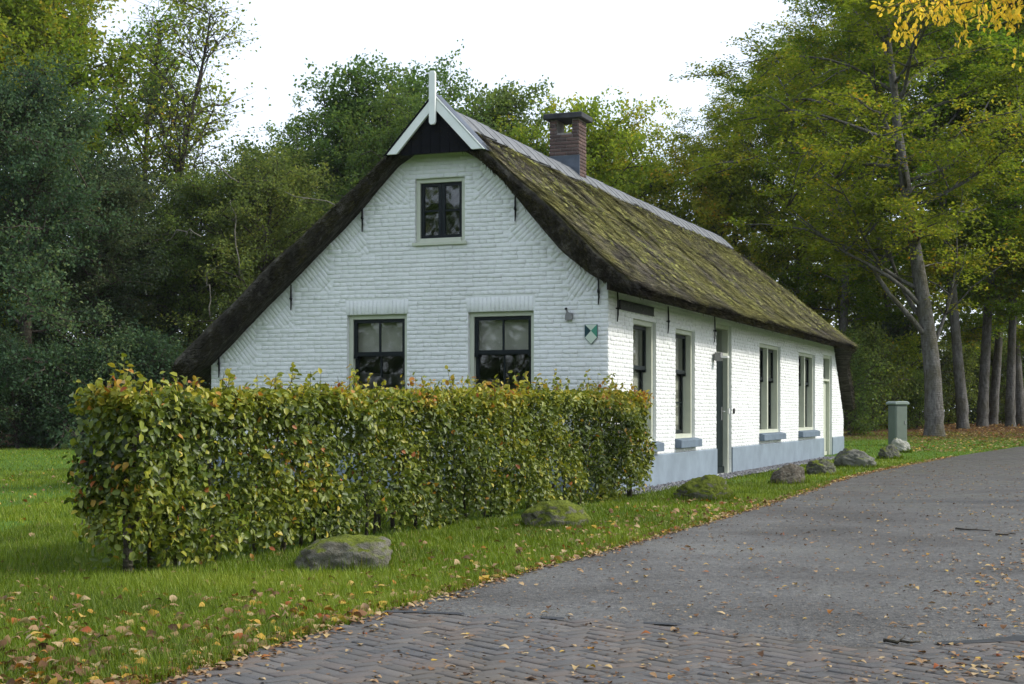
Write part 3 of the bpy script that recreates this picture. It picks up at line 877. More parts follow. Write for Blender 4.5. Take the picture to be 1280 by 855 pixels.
# -------------------------------------------------- doors
def door(o, mat, transom, panel):
    a0, a1, z0, z1 = o
    B = mk('side'); m = MB(); fw = 0.075; sb_ = 0.05
    B(m, a0+.001, a0+fw, sb_, .24, 0.02, z1-.001); B(m, a1-fw, a1-.001, sb_, .24, 0.02, z1-.001); B(m, a0+fw, a1-fw, sb_+.001, .24, z1-fw, z1-.001)
    B(m, a0+fw, a1-fw, sb_+.0, .24, transom, transom+.055)
    d = m.build('door', MAT['frame'], house, bevel=0.004)
    l = MB(); B(l, a0+fw+.003, a1-fw-.003, .15, .20, .03, transom-.004)
    leaf = l.build('door_leaf', mat, d, bevel=0.003)
    for k_ in range(5):
        w_ = (a1-a0-2*fw-.02)/5
        p = MB(); B(p, a0+fw+.01+k_*w_+.004, a0+fw+.01+(k_+1)*w_-.004, .142, .1495, .16, transom-.03); p.build('plank', mat, d)
    kb = MB(); B(kb, a0+fw+.004, a1-fw-.004, .115, .1495, .03, .145); kb.build('weather_board', mat, d)
    g = MB(); B(g, a0+fw, a1-fw, .16, .166, transom+.055, z1-fw); g.build('pane', MAT['glass'], d)
    t = MB(); B(t, a0+.002, a1-.002, -.05, .25, -.04, .02); t.build('threshold', MAT['board'], d, bevel=0.004)
    if panel:
        h = MB(); B(h, a1-fw-.16, a1-fw-.11, .130, .1415, 1.00, 1.24); h.build('handle_plate', MAT['steel'], d)
        h = MB().tube([(-.135, a1-fw-.135, 1.16), (-.08, a1-fw-.135, 1.16), (-.08, a1-fw-.26, 1.16)], [.011]*3, 6); h.build('handle', MAT['steel'], d)
        h = MB(); B(h, a1-fw+.01, a1-.01, .03, .0495, 1.12, 1.22); h.build('letter_plate', MAT['white_plastic'], d)
    return d
door(S_D1, MAT['door_green'], 2.18, True)
door(S_D2, MAT['frame'], 1.93, False)

# -------------------------------------------------- iron wall anchors
def anchor(pts, plane):
    u, zt, zb = pts; m = MB(); zc = zt - (zt-zb)*.55; L = zt - zb
    if plane == 'gable':
        P = lambda du, d, z: (u+du, -d-.016, z)
    else:
        P = lambda du, d, z: (d+.016, u+du, z)
    m.tube([P(0, .012, zt), P(0, .018, zt-L*.3), P(0.004, .018, zb+L*.25), P(-.006, .010, zb)], [.010, .014, .014, .008], 6)
    m.tube([P(-.012, .012, zc+.035), P(0, .03, zc), P(.012, .012, zc-.035)], [.008, .020, .008], 6)
    m.tube([P(0, -.03, zc), P(0, .035, zc)], [.012, .012], 6)
    m.build('wall_anchor', MAT['iron'], house)
for a in [(-3.763, 4.244, 3.797), (-4.95, 3.056, 2.672), (-6.196, 2.14, 1.676), (-1.36, 4.227, 3.843), (-0.127, 3.034, 2.635)]: anchor(a, 'gable')
for a in [(0.36, 2.834, 2.418), (3.08, 2.81, 2.382), (6.22, 2.832, 2.38)]: anchor(a, 'side')

# -------------------------------------------------- thatched roof
tp = np.array([(-6.85, 1.92), (-6.65, 2.10), (-5.97, 2.64), (-5.15, 3.39), (-4.34, 4.05), (-3.82, 4.47), (-3.2, 4.97), (-2.85, 5.27), (-2.55, 5.47), (-2.25, 5.28), (-1.735, 4.87), (-1.457, 4.59), (-0.91, 4.15), (-0.6, 3.86), (0.044, 3.28), (0.30, 3.07), (0.52, 2.89)])
bp = np.array([(-6.85, 1.60), (-6.35, 1.86), (-5.985, 2.17), (-5.291, 2.78), (-4.478, 3.49), (-3.75, 4.14), (-3.167, 4.74), (-2.55, 5.12), (-1.836, 4.72), (-1.481, 4.40), (-1.083, 3.92), (-0.607, 3.38), (-0.186, 3.04), (0.0, 2.94), (0.30, 2.80), (0.52, 2.72)])
def smooth_interp(x, P):
    s = 0
    for d_, w_ in ((-.12, .25), (0, .5), (.12, .25)): s = s + w_ * np.interp(x + d_, P[:, 0], P[:, 1])
    return s
def softmin(a, b, k_=0.16):
    h = np.clip(0.5 + 0.5 * (b - a) / k_, 0, 1)
    return b * (1 - h) + a * h - k_ * h * (1 - h)
RX0, RX1, RY0, RY1 = -6.85, 0.52, -0.26, 21.6
def rxs(x, y): return np.where(x > 0, x * (1 - .55 * sstep(19.5, 20.5, y)), x)   # the hip is cut closer to the wall than the eave
def roof_top(x, y): return softmin(smooth_interp(x, tp), 5.50 - (y - 17.15) * 0.868)
def roof_bot(x, y): return softmin(np.interp(x, bp[:, 0], bp[:, 1]), 5.04 - (y - 17.15) * 0.868)
def rim(n, L0, L1, e):
    a = L0 + e * (1 - np.cos(np.linspace(0, math.pi / 2, 6)))
    b = L1 - e * (1 - np.cos(np.linspace(math.pi / 2, 0, 6)))
    return np.unique(np.concatenate([a, np.linspace(L0 + e, L1 - e, n), b]))
rx = rim(110, RX0, RX1, 0.13); ryy = rim(560, RY0, RY1, 0.13)
def thatch_lumps(x, y):
    comb = fnoise(x * 1.1 + 5, y * 7.5, 2) - .5                    # combed strips running down the slope
    return 0.085 * (fnoise(x * 0.8 + 30, y * 0.7) - 0.5) + 0.06 * (fnoise(x * 2.2 + 9, y * 3.0) - 0.5) + 0.075 * comb + 0.03 * (fnoise(x * 4 + 3, y * 14) - 0.5)
GX, GY = np.meshgrid(rx, ryy)
dist = np.minimum(np.minimum(GX - RX0, RX1 - GX), np.minimum(GY - RY0, RY1 - GY))
def rnd(d, r): t = np.clip(1 - d / r, 0, 1); return r * (1 - np.sqrt(np.clip(1 - t * t, 0, 1)))
tn = thatch_lumps(GX, GY)
T = roof_top(GX, GY) + tn - rnd(dist, 0.075)
Bm = roof_bot(GX, GY) + rnd(dist, 0.06) + 0.03 * (fnoise(GX * 2, GY * 3) - 0.5) * (dist < 0.4)
T = np.maximum(T, Bm + 0.03)
ny_, nx_ = GX.shape
jag = 0.02 * (np.random.RandomState(3).rand(ny_, nx_) - .5) * (dist < 0.02)
GX = rxs(GX, GY)
TV = np.stack([GX + jag, GY + jag, T], -1).reshape(-1, 3); BV = np.stack([GX + jag, GY + jag, Bm], -1).reshape(-1, 3)
i = np.arange(ny_ * nx_).reshape(ny_, nx_); n0 = ny_ * nx_
Ft = np.stack([i[:-1, :-1], i[:-1, 1:], i[1:, 1:], i[1:, :-1]], -1).reshape(-1, 4)
Fb = Ft[:, ::-1] + n0
loop = np.concatenate([i[0, :], i[1:, -1], i[-1, -2::-1], i[-2:0:-1, 0]])
nl = np.roll(loop, -1)
Fs_ = np.stack([loop, loop + n0, nl + n0, nl], -1)
roof = link('thatch_roof', np_mesh('thatch_roof', np.concatenate([TV, BV]), np.concatenate([Ft, Fb, Fs_]), smooth=True), MAT['thatch'], house)

# straw: short reeds lying on the slopes and bristling from verge and eaves, one mass
srng = np.random.RandomState(21)
def straw(n, x, y, z, dirv, nrm, L, w, lift):
    side_v = np.cross(dirv, nrm); side_v /= np.linalg.norm(side_v, axis=1)[:, None] + 1e-9
    p = np.stack([x, y, z], -1); L = L[:, None]; w = w[:, None]
    a = p - side_v * w; b = p + side_v * w; e = p + dirv * L + nrm * lift[:, None]
    return a, b, e + side_v * w * .6, e - side_v * w * .6
n = 210000
x = srng.uniform(RX0 + .05, RX1 - .02, n); x[:180000] = srng.uniform(-2.2, RX1 - .02, 180000)
y = srng.uniform(RY0 + .02, RY1 - .05, n)
h = 0.02
zx = (roof_top(x + h, y) - roof_top(x - h, y)) / (2 * h); zy = (roof_top(x, y + h) - roof_top(x, y - h)) / (2 * h)
nr = np.stack([-zx, -zy, np.ones(n)], -1); nr /= np.linalg.norm(nr, axis=1)[:, None]
dn = np.stack([-zx, -zy, -(zx**2 + zy**2)], -1); dn /= np.linalg.norm(dn, axis=1)[:, None] + 1e-9
dn += srng.normal(0, 0.16, (n, 3)); dn -= nr * np.sum(dn * nr, 1)[:, None]; dn /= np.linalg.norm(dn, axis=1)[:, None]
dd = np.minimum(np.minimum(x - RX0, RX1 - x), np.minimum(y - RY0, RY1 - y))
tz = thatch_lumps(x, y)
z = roof_top(x, y) + tz - rnd(dd, .075) - 0.006
x = rxs(x, y)
q = straw(n, x, y, z, dn, nr, srng.uniform(.08, .26, n), srng.uniform(.0035, .010, n), srng.uniform(0, .05, n))
Sv_ = np.repeat(np.clip(srng.normal(.45, .30, n), 0, 1), 4)
Vq = np.stack(q, 1).reshape(-1, 3)
# rims: straws coloured near black, painting in the shade of the verge
m_ = 26000
t_ = srng.rand(m_); face = srng.randint(0, 10, m_)
fx = np.where(face < 5, srng.uniform(RX0, RX1, m_), RX1 - srng.uniform(0, .05, m_))
fy = np.where(face < 5, RY0 + srng.uniform(0, .04, m_), srng.uniform(RY0, RY1, m_))
hip = face == 9
fy[hip] = RY1 - .02; fx[hip] = srng.uniform(RX0, RX1, hip.sum())
zt_ = roof_top(fx, fy) - .09; zb_ = roof_bot(fx, fy) + .02
fz = zb_ + (zt_ - zb_) * t_
od = np.zeros((m_, 3)); od[face < 5, 1] = -1; od[(face >= 5) & ~hip, 0] = 1; od[hip, 1] = 1
gx_ = (roof_top(fx + h, fy) - roof_top(fx - h, fy)) / (2 * h)
dn2 = np.stack([-gx_, np.zeros(m_), -gx_**2 - .1], -1); dn2 /= np.linalg.norm(dn2, axis=1)[:, None] + 1e-9
dr = od * srng.uniform(.15, .7, (m_, 1)) + dn2 * .8 + srng.normal(0, .3, (m_, 3)); dr /= np.linalg.norm(dr, axis=1)[:, None]
nn_ = np.cross(dr, srng.normal(0, 1, (m_, 3))); nn_ /= np.linalg.norm(nn_, axis=1)[:, None]
fx = rxs(fx, fy)
q2 = straw(m_, fx, fy, fz, dr, nn_, srng.uniform(.03, .11, m_), srng.uniform(.003, .007, m_), np.zeros(m_))
Vq2 = np.stack(q2, 1).reshape(-1, 3)
VV = np.concatenate([Vq, Vq2]); FF = np.arange(len(VV)).reshape(-1, 4)
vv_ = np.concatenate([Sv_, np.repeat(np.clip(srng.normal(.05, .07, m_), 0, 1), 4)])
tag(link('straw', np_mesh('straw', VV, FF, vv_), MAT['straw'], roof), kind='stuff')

# moss cushions on the sunny slope
n = 5200
mx_ = srng.uniform(-2.1, .35, n); my_ = srng.uniform(0, 20.5, n)
km = fnoise(mx_ * 1.1 + 3, my_ * .8, 3) + srng.normal(0, .08, n) > .50
mx_, my_ = mx_[km], my_[km]; n = len(mx_)
oc_ = np.array([(1,0,.0),(.5,.87,.0),(-.5,.87,.0),(-1,0,.0),(-.5,-.87,.0),(.5,-.87,.0),(0,0,.55)], float); of_ = np.array([(0,1,6),(1,2,6),(2,3,6),(3,4,6),(4,5,6),(5,0,6)])
sz_ = srng.uniform(.012, .045, n)
Pm = oc_[None] * (sz_[:, None, None] * srng.uniform(.6, 1.4, (n, 7, 3)))
Pm[..., 0] += mx_[:, None]; Pm[..., 1] += my_[:, None]
Pm[..., 2] += roof_top(Pm[..., 0], Pm[..., 1]) + thatch_lumps(mx_, my_)[:, None] + .012
Pm[..., 0] = rxs(Pm[..., 0], Pm[..., 1])
MAT['moss'] = mat_leaf('moss_cushions', [(0, (.075, .085, .02, 1)), (.6, (.165, .172, .040, 1)), (1, (.29, .28, .10, 1))], .1, .9)
tag(link('moss', np_mesh('moss', Pm.reshape(-1, 3), (of_[None] + 7 * np.arange(n)[:, None, None]).reshape(-1, 3), np.repeat(srng.rand(n), 7)), MAT['moss'], roof), kind='stuff')

# ridge tiles, each with a flared rim
def ridge_section(half, h0):
    pts = []
    for a in np.linspace(-1, 1, 9):
        pts.append((half * a, h0 - abs(a) ** 1.35 * half * 0.86))
    return pts
tile_v = []
prof = ridge_section(0.45, 0.0)
def tile_mesh(L, grow):
    V = []; 
    for (yy, s, dz) in ((0, 1.0, 0.0), (L * .9, 1.0, 0.004), (L * .9, 1.0 + grow, 0.010), (L + .02, 1.0 + grow, 0.010)):
        for (a, b) in prof: V.append((a * s, yy, b + dz))
    for (yy, s, dz) in ((L + .02, 1.0 + grow, -.012), (0, 1.0, -.03)):
        for (a, b) in prof: V.append((a * s * .97, yy, b + dz))
    n = 9; Fz = []
    for r_ in range(5):
        for k_ in range(n - 1): Fz.append((r_*n+k_, r_*n+k_+1, (r_+1)*n+k_+1, (r_+1)*n+k_))
    for k_ in range(n - 1): Fz.append((5*n+k_, 5*n+k_+1, k_+1, k_))
    me = bpy.data.meshes.new('ridge_tile'); me.from_pydata(V, [], Fz)
    bm = bmesh.new(); bm.from_mesh(me); bmesh.ops.recalc_face_normals(bm, faces=bm.faces); bm.to_mesh(me); bm.free()
    me.materials.append(MAT['ridge'])
    return me
tm = tile_mesh(0.49, 0.012)
yy = 0.12; kk = 0
while yy < 17.0:
    zt = 5.60 - 0.045 * math.sin(max(0, min(1, yy / 17)) * math.pi) + brng.uniform(-.006, .006)
    link('ridge_tile', tm, None, roof, (-2.55 + brng.uniform(-.008, .008), yy, zt), (brng.uniform(-.006, .006), brng.uniform(-.015, .015), brng.uniform(-.012, .012)))
    yy += 0.49
e_ = MB()
V = []; rings = 6
for r_ in range(rings):
    a = r_ / (rings - 1) * math.pi / 2
    for (u_, b) in prof: V.append((u_ * (0.35 + .65 * math.cos(a)), yy + .30 * math.sin(a), 5.59 + b * (0.35 + .65 * math.cos(a)) - .22 * (1 - math.cos(a)) - .03))
Fz = [(r_*9+k_, r_*9+k_+1, (r_+1)*9+k_+1, (r_+1)*9+k_) for r_ in range(rings-1) for k_ in range(8)]
V = [(p[0] - 2.55, p[1], p[2]) for p in V]
e_.add(V, Fz); o = e_.build('ridge_end_tile', MAT['ridge'], roof)
sol = o.modifiers.new('solid', 'SOLIDIFY'); sol.thickness = 0.03

# -------------------------------------------------- gable top: black boards, white bargeboards, finial
AX, AZ = -2.485, 5.64
LB, RB = (-3.215, 4.85), (-1.735, 4.84)
for k_ in range(9):                                   # upright black boards
    x0 = -3.14 + k_ * (1.33 / 9); x1 = x0 + 1.33 / 9 - .006
    def zt_at(x): return (AZ - .06) - (AZ - 4.86) * abs(x - AX) / (0.74)
    pl = [(x0, 4.83), (x1, 4.83), (x1, max(4.84, zt_at(x1))), (x0, max(4.84, zt_at(x0)))]
    if x0 < AX < x1: pl = [(x0, 4.83), (x1, 4.83), (x1, zt_at(x1)), (AX, AZ - .06), (x0, zt_at(x0))]
    MB().prism(pl, 'y', -.292, -.266).build('gable_board', MAT['black'], house)
def barge(P, Q, nm, mat, w0, w1, y0, y1, zcut=4.845):
    """sloping board whose foot is cut level at zcut"""
    P = Vector((P[0], P[1])); Q = Vector((Q[0], Q[1])); d = (Q - P).normalized(); n = Vector((-d.y, d.x))
    if n.y < 0: n = -n
    def foot(w):
        a = P + n * w; return a + d * ((zcut - a.y) / d.y)
    def head(w):
        a = P + n * w; return a + d * ((AX - a.x) / d.x)
    pl = [head(w1), foot(w1), foot(w0), head(w0)]
    return MB().prism([(p.x, p.y) for p in pl], 'y', y0, y1).build(nm, mat, house, bevel=0.003)
barge((AX, AZ), LB, 'bargeboard', MAT['board'], -.115, 0, -.345, -.295)
barge((AX, AZ), RB, 'bargeboard', MAT['board'], -.115, 0, -.345, -.295)
barge((AX, AZ + .01), (LB[0], LB[1] + .01), 'bargeboard_cap', MAT['black'], .0, .020, -.355, -.20, 4.835)
barge((AX, AZ + .01), (RB[0], RB[1] + .01), 'bargeboard_cap', MAT['board'], .0, .020, -.355, -.20, 4.835)
barge((AX, AZ + .03), (RB[0], RB[1] + .03), 'bargeboard_flashing', MAT['lead'], .002, .014, -.34, -.05, 4.83)
MB().prism([(AX-.048, 5.26), (AX-.03, 5.225), (AX+.03, 5.225), (AX+.048, 5.26), (AX+.048, 5.95), (AX+.03, 5.985), (AX-.03, 5.985), (AX-.048, 5.95)], 'y', -.395, -.347).build('finial', MAT['board'], house, bevel=0.004)

# -------------------------------------------------- chimney on the ridge
CX0, CX1, CY0, CY1 = -2.82, -2.27, 5.55, 5.98
CZ0, CZ1 = 5.05, 6.37
ch = MB()
ch.box(CX0+.012, CX1-.012, CY0+.012, CY1-.012, CZ0, 6.13)
for a in ((CX0+.012, CX0+.13), (CX1-.13, CX1-.012)): ch.box(a[0], a[1], CY0+.012, CY1-.012, 6.13, CZ1)
chim = ch.build('chimney', MAT['mortar'], house)
V, Fz, vv2 = [], [], []; cnt = 0
def chim_face(axis, c, s, a0, a1, opening):
    global cnt
    z = CZ0; row = 0
    while z < CZ1 - .03:
        x = a0 - (0.11 if row % 2 else 0)
        while x < a1:
            p, q = max(x, a0), min(x + .205, a1)
            if q - p > .03:
                spans = [(p, q)]
                if opening and z + .03 > 6.13:
                    spans = [(max(p, u0), min(q, u1)) for (u0, u1) in ((a0, a0+.13), (a1-.13, a1)) if min(q, u1) - max(p, u0) > .02]
                for (p2, q2) in spans:
                    t, ff = brick_template(q2-p2, .052, .014 + brng.uniform(-.003, .003), .004)
                    uu3 = t[:, 0] + (p2+q2)/2; zz3 = t[:, 1] + z + .03; dd3 = (t[:, 2]) * s + c
                    V.append(np.stack([uu3, dd3, zz3], -1) if axis == 'y' else np.stack([dd3, uu3, zz3], -1))
                    Fz.append(ff + 12 * cnt); vv2.append(np.full(12, brng.rand())); cnt += 1
            x += .215
        z += .062; row += 1
chim_face('y', CY0+.012, -1, CX0, CX1, True); chim_face('y', CY1-.012, 1, CX0, CX1, True)
chim_face('x', CX0+.012, -1, CY0, CY1, False); chim_face('x', CX1-.012, 1, CY0, CY1, False)
tag(link('chimney_bricks', np_mesh('chimney_bricks', np.concatenate(V), np.concatenate(Fz), np.concatenate(vv2)), MAT['redbrick'], chim), kind='stuff')
MB().box(CX0-.09, CX1+.09, CY0-.10, CY1+.10, CZ1, CZ1+.10).build('chimney_slab', MAT['cap'], chim, bevel=0.012)
MB().box(CX0-.02, CX1+.02, CY0-.022, CY0-.003, 5.35, 5.72).build('lead_flashing', MAT['lead'], chim)
MB().prism([(CX0-.02, 5.70), (CX0-.02, 5.3), (CX0+.0, 5.3), (CX0+.0, 5.70)], 'y', CY0, CY1).build('lead_flashing', MAT['lead'], chim)

# -------------------------------------------------- things fixed to the house
def on_house(name, x, y, z):
    p = hw(x, y, z); return empty(name, p, -TH)
t = on_house('heritage_shield', -0.238, -0.016, 2.092)
tag(t, 'small green and white quartered shield plaque on the white gable beside the corner', 'plaque')
W2, HT = 0.087, 0.27
back = [(-W2-.006, HT+.004), (-W2-.006, .085), (0, -.008), (W2+.006, .085), (W2+.006, HT+.004)]
MB().prism(back, 'y', -.010, 0.0).build('back_plate', MAT['enamel_dark'], t)
cz = .185
for nm, mt, pl in (('field_top', 'enamel_white', [(-W2, HT), (W2, HT), (0, cz)]), ('field_left', 'enamel_dark', [(-W2, HT), (0, cz), (-W2, .09)]),
                   ('field_right', 'enamel_green', [(W2, HT), (W2, .09), (0, cz)]), ('field_bottom', 'enamel_white', [(0, cz), (W2, .09), (0, 0), (-W2, .09)])):
    MB().prism(pl, 'y', -.0145, -.0102).build(nm, MAT[mt], t)
t = on_house('sensor_lamp', -0.55, -0.018, 2.43)
tag(t, 'small grey outdoor sensor with a black knob high on the white gable', 'sensor')
MB().prism([(-.055, 0), (.045, 0), (.045, .10), (.0, .105), (-.03, .12), (-.055, .06)], 'y', -.06, 0.0).build('housing', MAT['metal_grey'], t, bevel=.004)
MB().tube([(-.02, -.045, .10), (-.035, -.055, .15)], [.016, .014], 8).build('arm', MAT['metal_grey'], t)
MB().tube([(-.036, -.055, .145), (-.04, -.058, .172)], [.020, .016], 8).build('knob', MAT['iron'], t)
t = on_house('wall_lamp', 0.018, 6.22, 2.06)
tag(t, 'square grey wall lamp with a white strip beside the dark green door', 'lamp')
MB().box(0, .03, -.06, .06, .0, .12).build('mounting_plate', MAT['metal_grey'], t, bevel=.004)
MB().box(.03, .14, -.085, .085, -.01, .14).build('lamp_body', MAT['metal_grey'], t, bevel=.006)
MB().box(.14, .26, -.07, .07, .04, .075).build('diffuser', MAT['white_plastic'], t, bevel=.004)
t = on_house('doorbell', 0.015, 7.80, 1.17)
tag(t, 'small black doorbell on the white wall next to the dark green door', 'doorbell')
MB().box(0, .02, -.035, .035, -.05, .05).build('bell_plate', MAT['iron'], t, bevel=.004)
MB().tube([(.02, 0, 0), (.028, 0, 0)], [.016, .014], 8).build('button', MAT['metal_grey'], t)
t = on_house('name_board', 0.015, 1.34, 2.60)
tag(t, 'long dark house name board with worn lettering under the thatched eave', 'sign')
MB().box(0, .025, -.88, .88, 0, .135).build('board', MAT['slate'], t, bevel=.004)
for (a, b, c, d) in ((-.88, .88, -.002, .012), (-.88, .88, .123, .137)): MB().box(.025, .032, a, b, c, d).build('rim', MAT['iron'], t)
lr = random.Random(4)
yv = -.80; strokes = MB(); word = 0
while yv < .80:                                       # the letters are too worn to read: strokes only
    if word == 5: yv += .07; word += 1; continue
    wd = lr.choice((.05, .06, .065))
    strokes.box(.0255, .029, yv, yv+.012, .03, .105)
    if lr.random() < .8: strokes.box(.0256, .0291, yv+wd-.012, yv+wd, .03, .105)
    if lr.random() < .6: zz = lr.choice((.093, .06, .03)); strokes.box(.0257, .0292, yv+.013, yv+wd-.013, zz, zz+.012)
    yv += wd + .03; word += 1
strokes.build('lettering', MAT['slate_text'], t)

# gravel strip along the foot of the wall
grng = np.random.RandomState(8)
def pebbles(n, xf, yf, rmin, rmax):
    oc = np.array([(1,0,0),(0,1,0),(-1,0,0),(0,-1,0),(0,0,1),(0,0,-.6)], float)
    of = np.array([(0,1,4),(1,2,4),(2,3,4),(3,0,4),(1,0,5),(2,1,5),(3,2,5),(0,3,5)])
    X = xf; Y = yf; r = grng.uniform(rmin, rmax, n)
    sc = grng.uniform(.7, 1.3, (n, 1, 3)) * r[:, None, None]
    a = grng.uniform(0, 6.28, n); R = np.stack([np.cos(a), -np.sin(a), 0*a, np.sin(a), np.cos(a), 0*a, 0*a, 0*a, 1+0*a], -1).reshape(n, 3, 3)
    P = np.einsum('nij,nkj->nki', R, oc[None] * sc)
    P[..., 0] += X[:, None]; P[..., 1] += Y[:, None]; P[..., 2] += (grng.uniform(.3, .8, n) * r)[:, None] + .012
    Fp = (of[None] + 6 * np.arange(n)[:, None, None]).reshape(-1, 3)
    return P.reshape(-1, 3), Fp, np.repeat(grng.rand(n), 6)
n = 9000
gx_ = grng.uniform(.03, .50, n); gy_ = grng.uniform(-.1, 21.5, n)
gx_ = np.minimum(gx_, .38 + .12 * fnoise(gy_ * 2, 1.0))
Pp, Fp, vp = pebbles(n, gx_, gy_, .010, .024)
m, nt, out = M_new('grey_gravel')
at = N(nt, 'ShaderNodeAttribute'); at.attribute_name = 'v'
principled(nt, out, ramp(nt, at.outputs['Fac'], [(0, (.05, .05, .055, 1)), (.6, (.16, .165, .18, 1)), (1, (.30, .30, .31, 1))]).outputs[0], .8, .2)
MAT['gravel'] = m
gr = link('gravel', np_mesh('gravel', Pp, Fp, vp), MAT['gravel'])
gr.location = (HC[0], HC[1], 0); gr.rotation_euler = (0, 0, -TH)
tag(gr, 'strip of dark grey gravel along the foot of the long white wall', 'gravel', kind='stuff')
gbed = MB().add([tuple(hw(a, b, .009)) for a, b in ((.0, -.1), (.43, -.1), (.43, 21.4), (.0, 21.4))], [(0, 1, 2, 3)]).build('gravel_bed', MAT['gravel'])
tag(gbed, kind='structure')

# ================================================================== boulders along the verge
BOULD = []
def boulder(px0, px1, py_base, h, depth_ratio, seed, matname, label, shape='dome', rot=0.0, ridge=0.0, extra=None):
    cx, cy = pix((px0 + px1) / 2, py_base)
    w = (px1 - px0) * cy / FPX
    cy += w * depth_ratio * 0.45; cx = at_depth((px0 + px1) / 2, cy)
    bm = bmesh.new(); bmesh.ops.create_icosphere(bm, subdivisions=5, radius=1.0)
    off = Vector((seed * 3.1, seed * 1.7, seed * 0.9))
    for v in bm.verts:
        p = v.co.copy()
        if shape == 'block':
            ex = 5.0; q = (abs(p.x)**ex + abs(p.y)**ex + abs(p.z)**ex) ** (1/ex); p = p / q * 0.98
            if p.x < 0: p.z *= 1 + 0.45 * p.x * 0.7
        elif shape == 'wedge':
            p.z *= 1 - 0.35 * p.x; p.x *= 1.02
        elif shape == 'peak':
            p.z *= 1.0 + 0.25 * p.x; 
        n_ = noise.fractal(p * 1.3 + off, 0.7, 2.1, 4) * 0.13 + noise.noise(p * 0.9 + off * 2) * 0.10
        n_ += abs(noise.noise(p * 2.6 + off)) * -0.10 * (1 if ridge else 0)
        n_ += noise.noise(p * 7 + off) * 0.03 + noise.noise(p * 2.2 + off * .7) * .10 + abs(noise.noise(p * 4.2 + off * 1.3)) * -.07
        if matname == 'stone_c': n_ += abs(noise.noise(p * 5.5 + off)) * .13 + noise.noise(p * 14 + off) * .03 - .05
        if matname == 'stone_b' and p.z > 0: n_ += abs(noise.noise(p * 6.5 + off)) * .06 + noise.noise(p * 16 + off) * .02
        if matname in ('stone_f', 'stone_e', 'stone_g'): n_ += -abs(noise.noise(Vector((p.x * 1.2, p.y * 2, p.z * 5 + p.x * 2)) + off)) * .16
        p = p * (1 + n_)
        if p.z < -0.35: p.z = -0.35 - (p.z + .35) * .1
        v.co = Vector((p.x * w / 2, p.y * w * depth_ratio / 2, (p.z + 0.25) / 1.25 * h))
    for f in bm.faces: f.smooth = True
    me = bpy.data.meshes.new('boulder'); bm.to_mesh(me); bm.free()
    o = link('boulder', me, MAT[matname], None, (cx, cy, gz(cx, cy) + 0.005), (0, 0, rot))
    tag(o, label, 'boulder', 'boulders along the grass verge')
    BOULD.append((cx, cy, w, w * depth_ratio))
    return o
MAT['stone_a'] = mat_stone('pale_boulder', (0.085, 0.078, 0.058, 1), (0.20, 0.19, 0.15, 1), 0.44)
MAT['stone_b'] = mat_stone('mossy_boulder', (0.08, 0.075, 0.05, 1), (0.20, 0.195, 0.14, 1), 0.70)
MAT['stone_c'] = mat_stone('moss_covered_boulder', (0.07, 0.065, 0.045, 1), (0.20, 0.19, 0.15, 1), 0.74)
MAT['stone_d'] = mat_stone('brown_boulder', (0.065, 0.055, 0.042, 1), (0.13, 0.112, 0.085, 1), 0.10)
MAT['stone_e'] = mat_stone('grey_green_boulder', (0.050, 0.050, 0.038, 1), (0.14, 0.14, 0.11, 1), 0.36)
MAT['stone_f'] = mat_stone('light_grey_boulder', (0.085, 0.085, 0.07, 1), (0.21, 0.21, 0.18, 1), 0.22)
MAT['stone_g'] = mat_stone('pale_cream_boulder', (0.24, 0.24, 0.20, 1), (0.44, 0.44, 0.38, 1), 0.08)
boulder(374, 487, 716, 0.245, 0.55, 1, 'stone_a', 'flat topped pale boulder mossy at one end beside the hedge', 'block', 0.10)
boulder(653, 739, 661, 0.27, 0.7, 2.3, 'stone_b', 'low domed boulder patched with moss on the grass before the hedge', 'dome', 0.2)
boulder(843, 915, 627, 0.32, 0.7, 3.2, 'stone_c', 'boulder thickly covered in green moss near the dark green door', 'peak', -0.2, 1)
boulder(963, 1009, 608, 0.31, 0.7, 4.4, 'stone_d', 'smooth brown bare boulder next to the road edge', 'peak', 0.1)
boulder(1006, 1049, 594, 0.32, 0.8, 5.7, 'stone_e', 'rough dark grey green boulder between the brown and the long grey boulder', 'dome', 0.5, 1)
boulder(1044, 1096, 585, 0.40, 0.6, 6.1, 'stone_f', 'long light grey boulder with ridges at the far house corner', 'wedge', -0.1, 1)
boulder(1098, 1127, 574, 0.33, 0.8, 7.9, 'stone_e', 'small dark boulder leaning against the pale cream boulder', 'dome', 0.2, 1)
boulder(1112, 1138, 566, 0.36, 0.7, 8.3, 'stone_g', 'pale cream boulder in front of the green cabinet', 'wedge', 0.2, 1)

# ================================================================== electricity cabinet
d = 43.6; x = at_depth(1122, d)
cab = empty('electricity_cabinet', (x, d, gz(x, d)), rad(24))
tag(cab, 'grey green electricity cabinet post with flat lid behind the boulders', 'cabinet')
MB().box(-.215, .215, -.18, .18, -.05, 1.17).build('body', MAT['cabinet'], cab, bevel=.03)
MB().prism([(-.26, 1.17), (.26, 1.17), (.26, 1.235), (.18, 1.275), (-.18, 1.275), (-.26, 1.235)], 'y', -.225, .225).build('lid', MAT['cabinet_cap'], cab, bevel=.02)
MB().box(-.17, .17, -.187, -.1805, .22, 1.10).build('door', MAT['cabinet'], cab, bevel=.003)
MB().box(.10, .13, -.200, -.1875, .62, .72).build('latch', MAT['metal_grey'], cab)

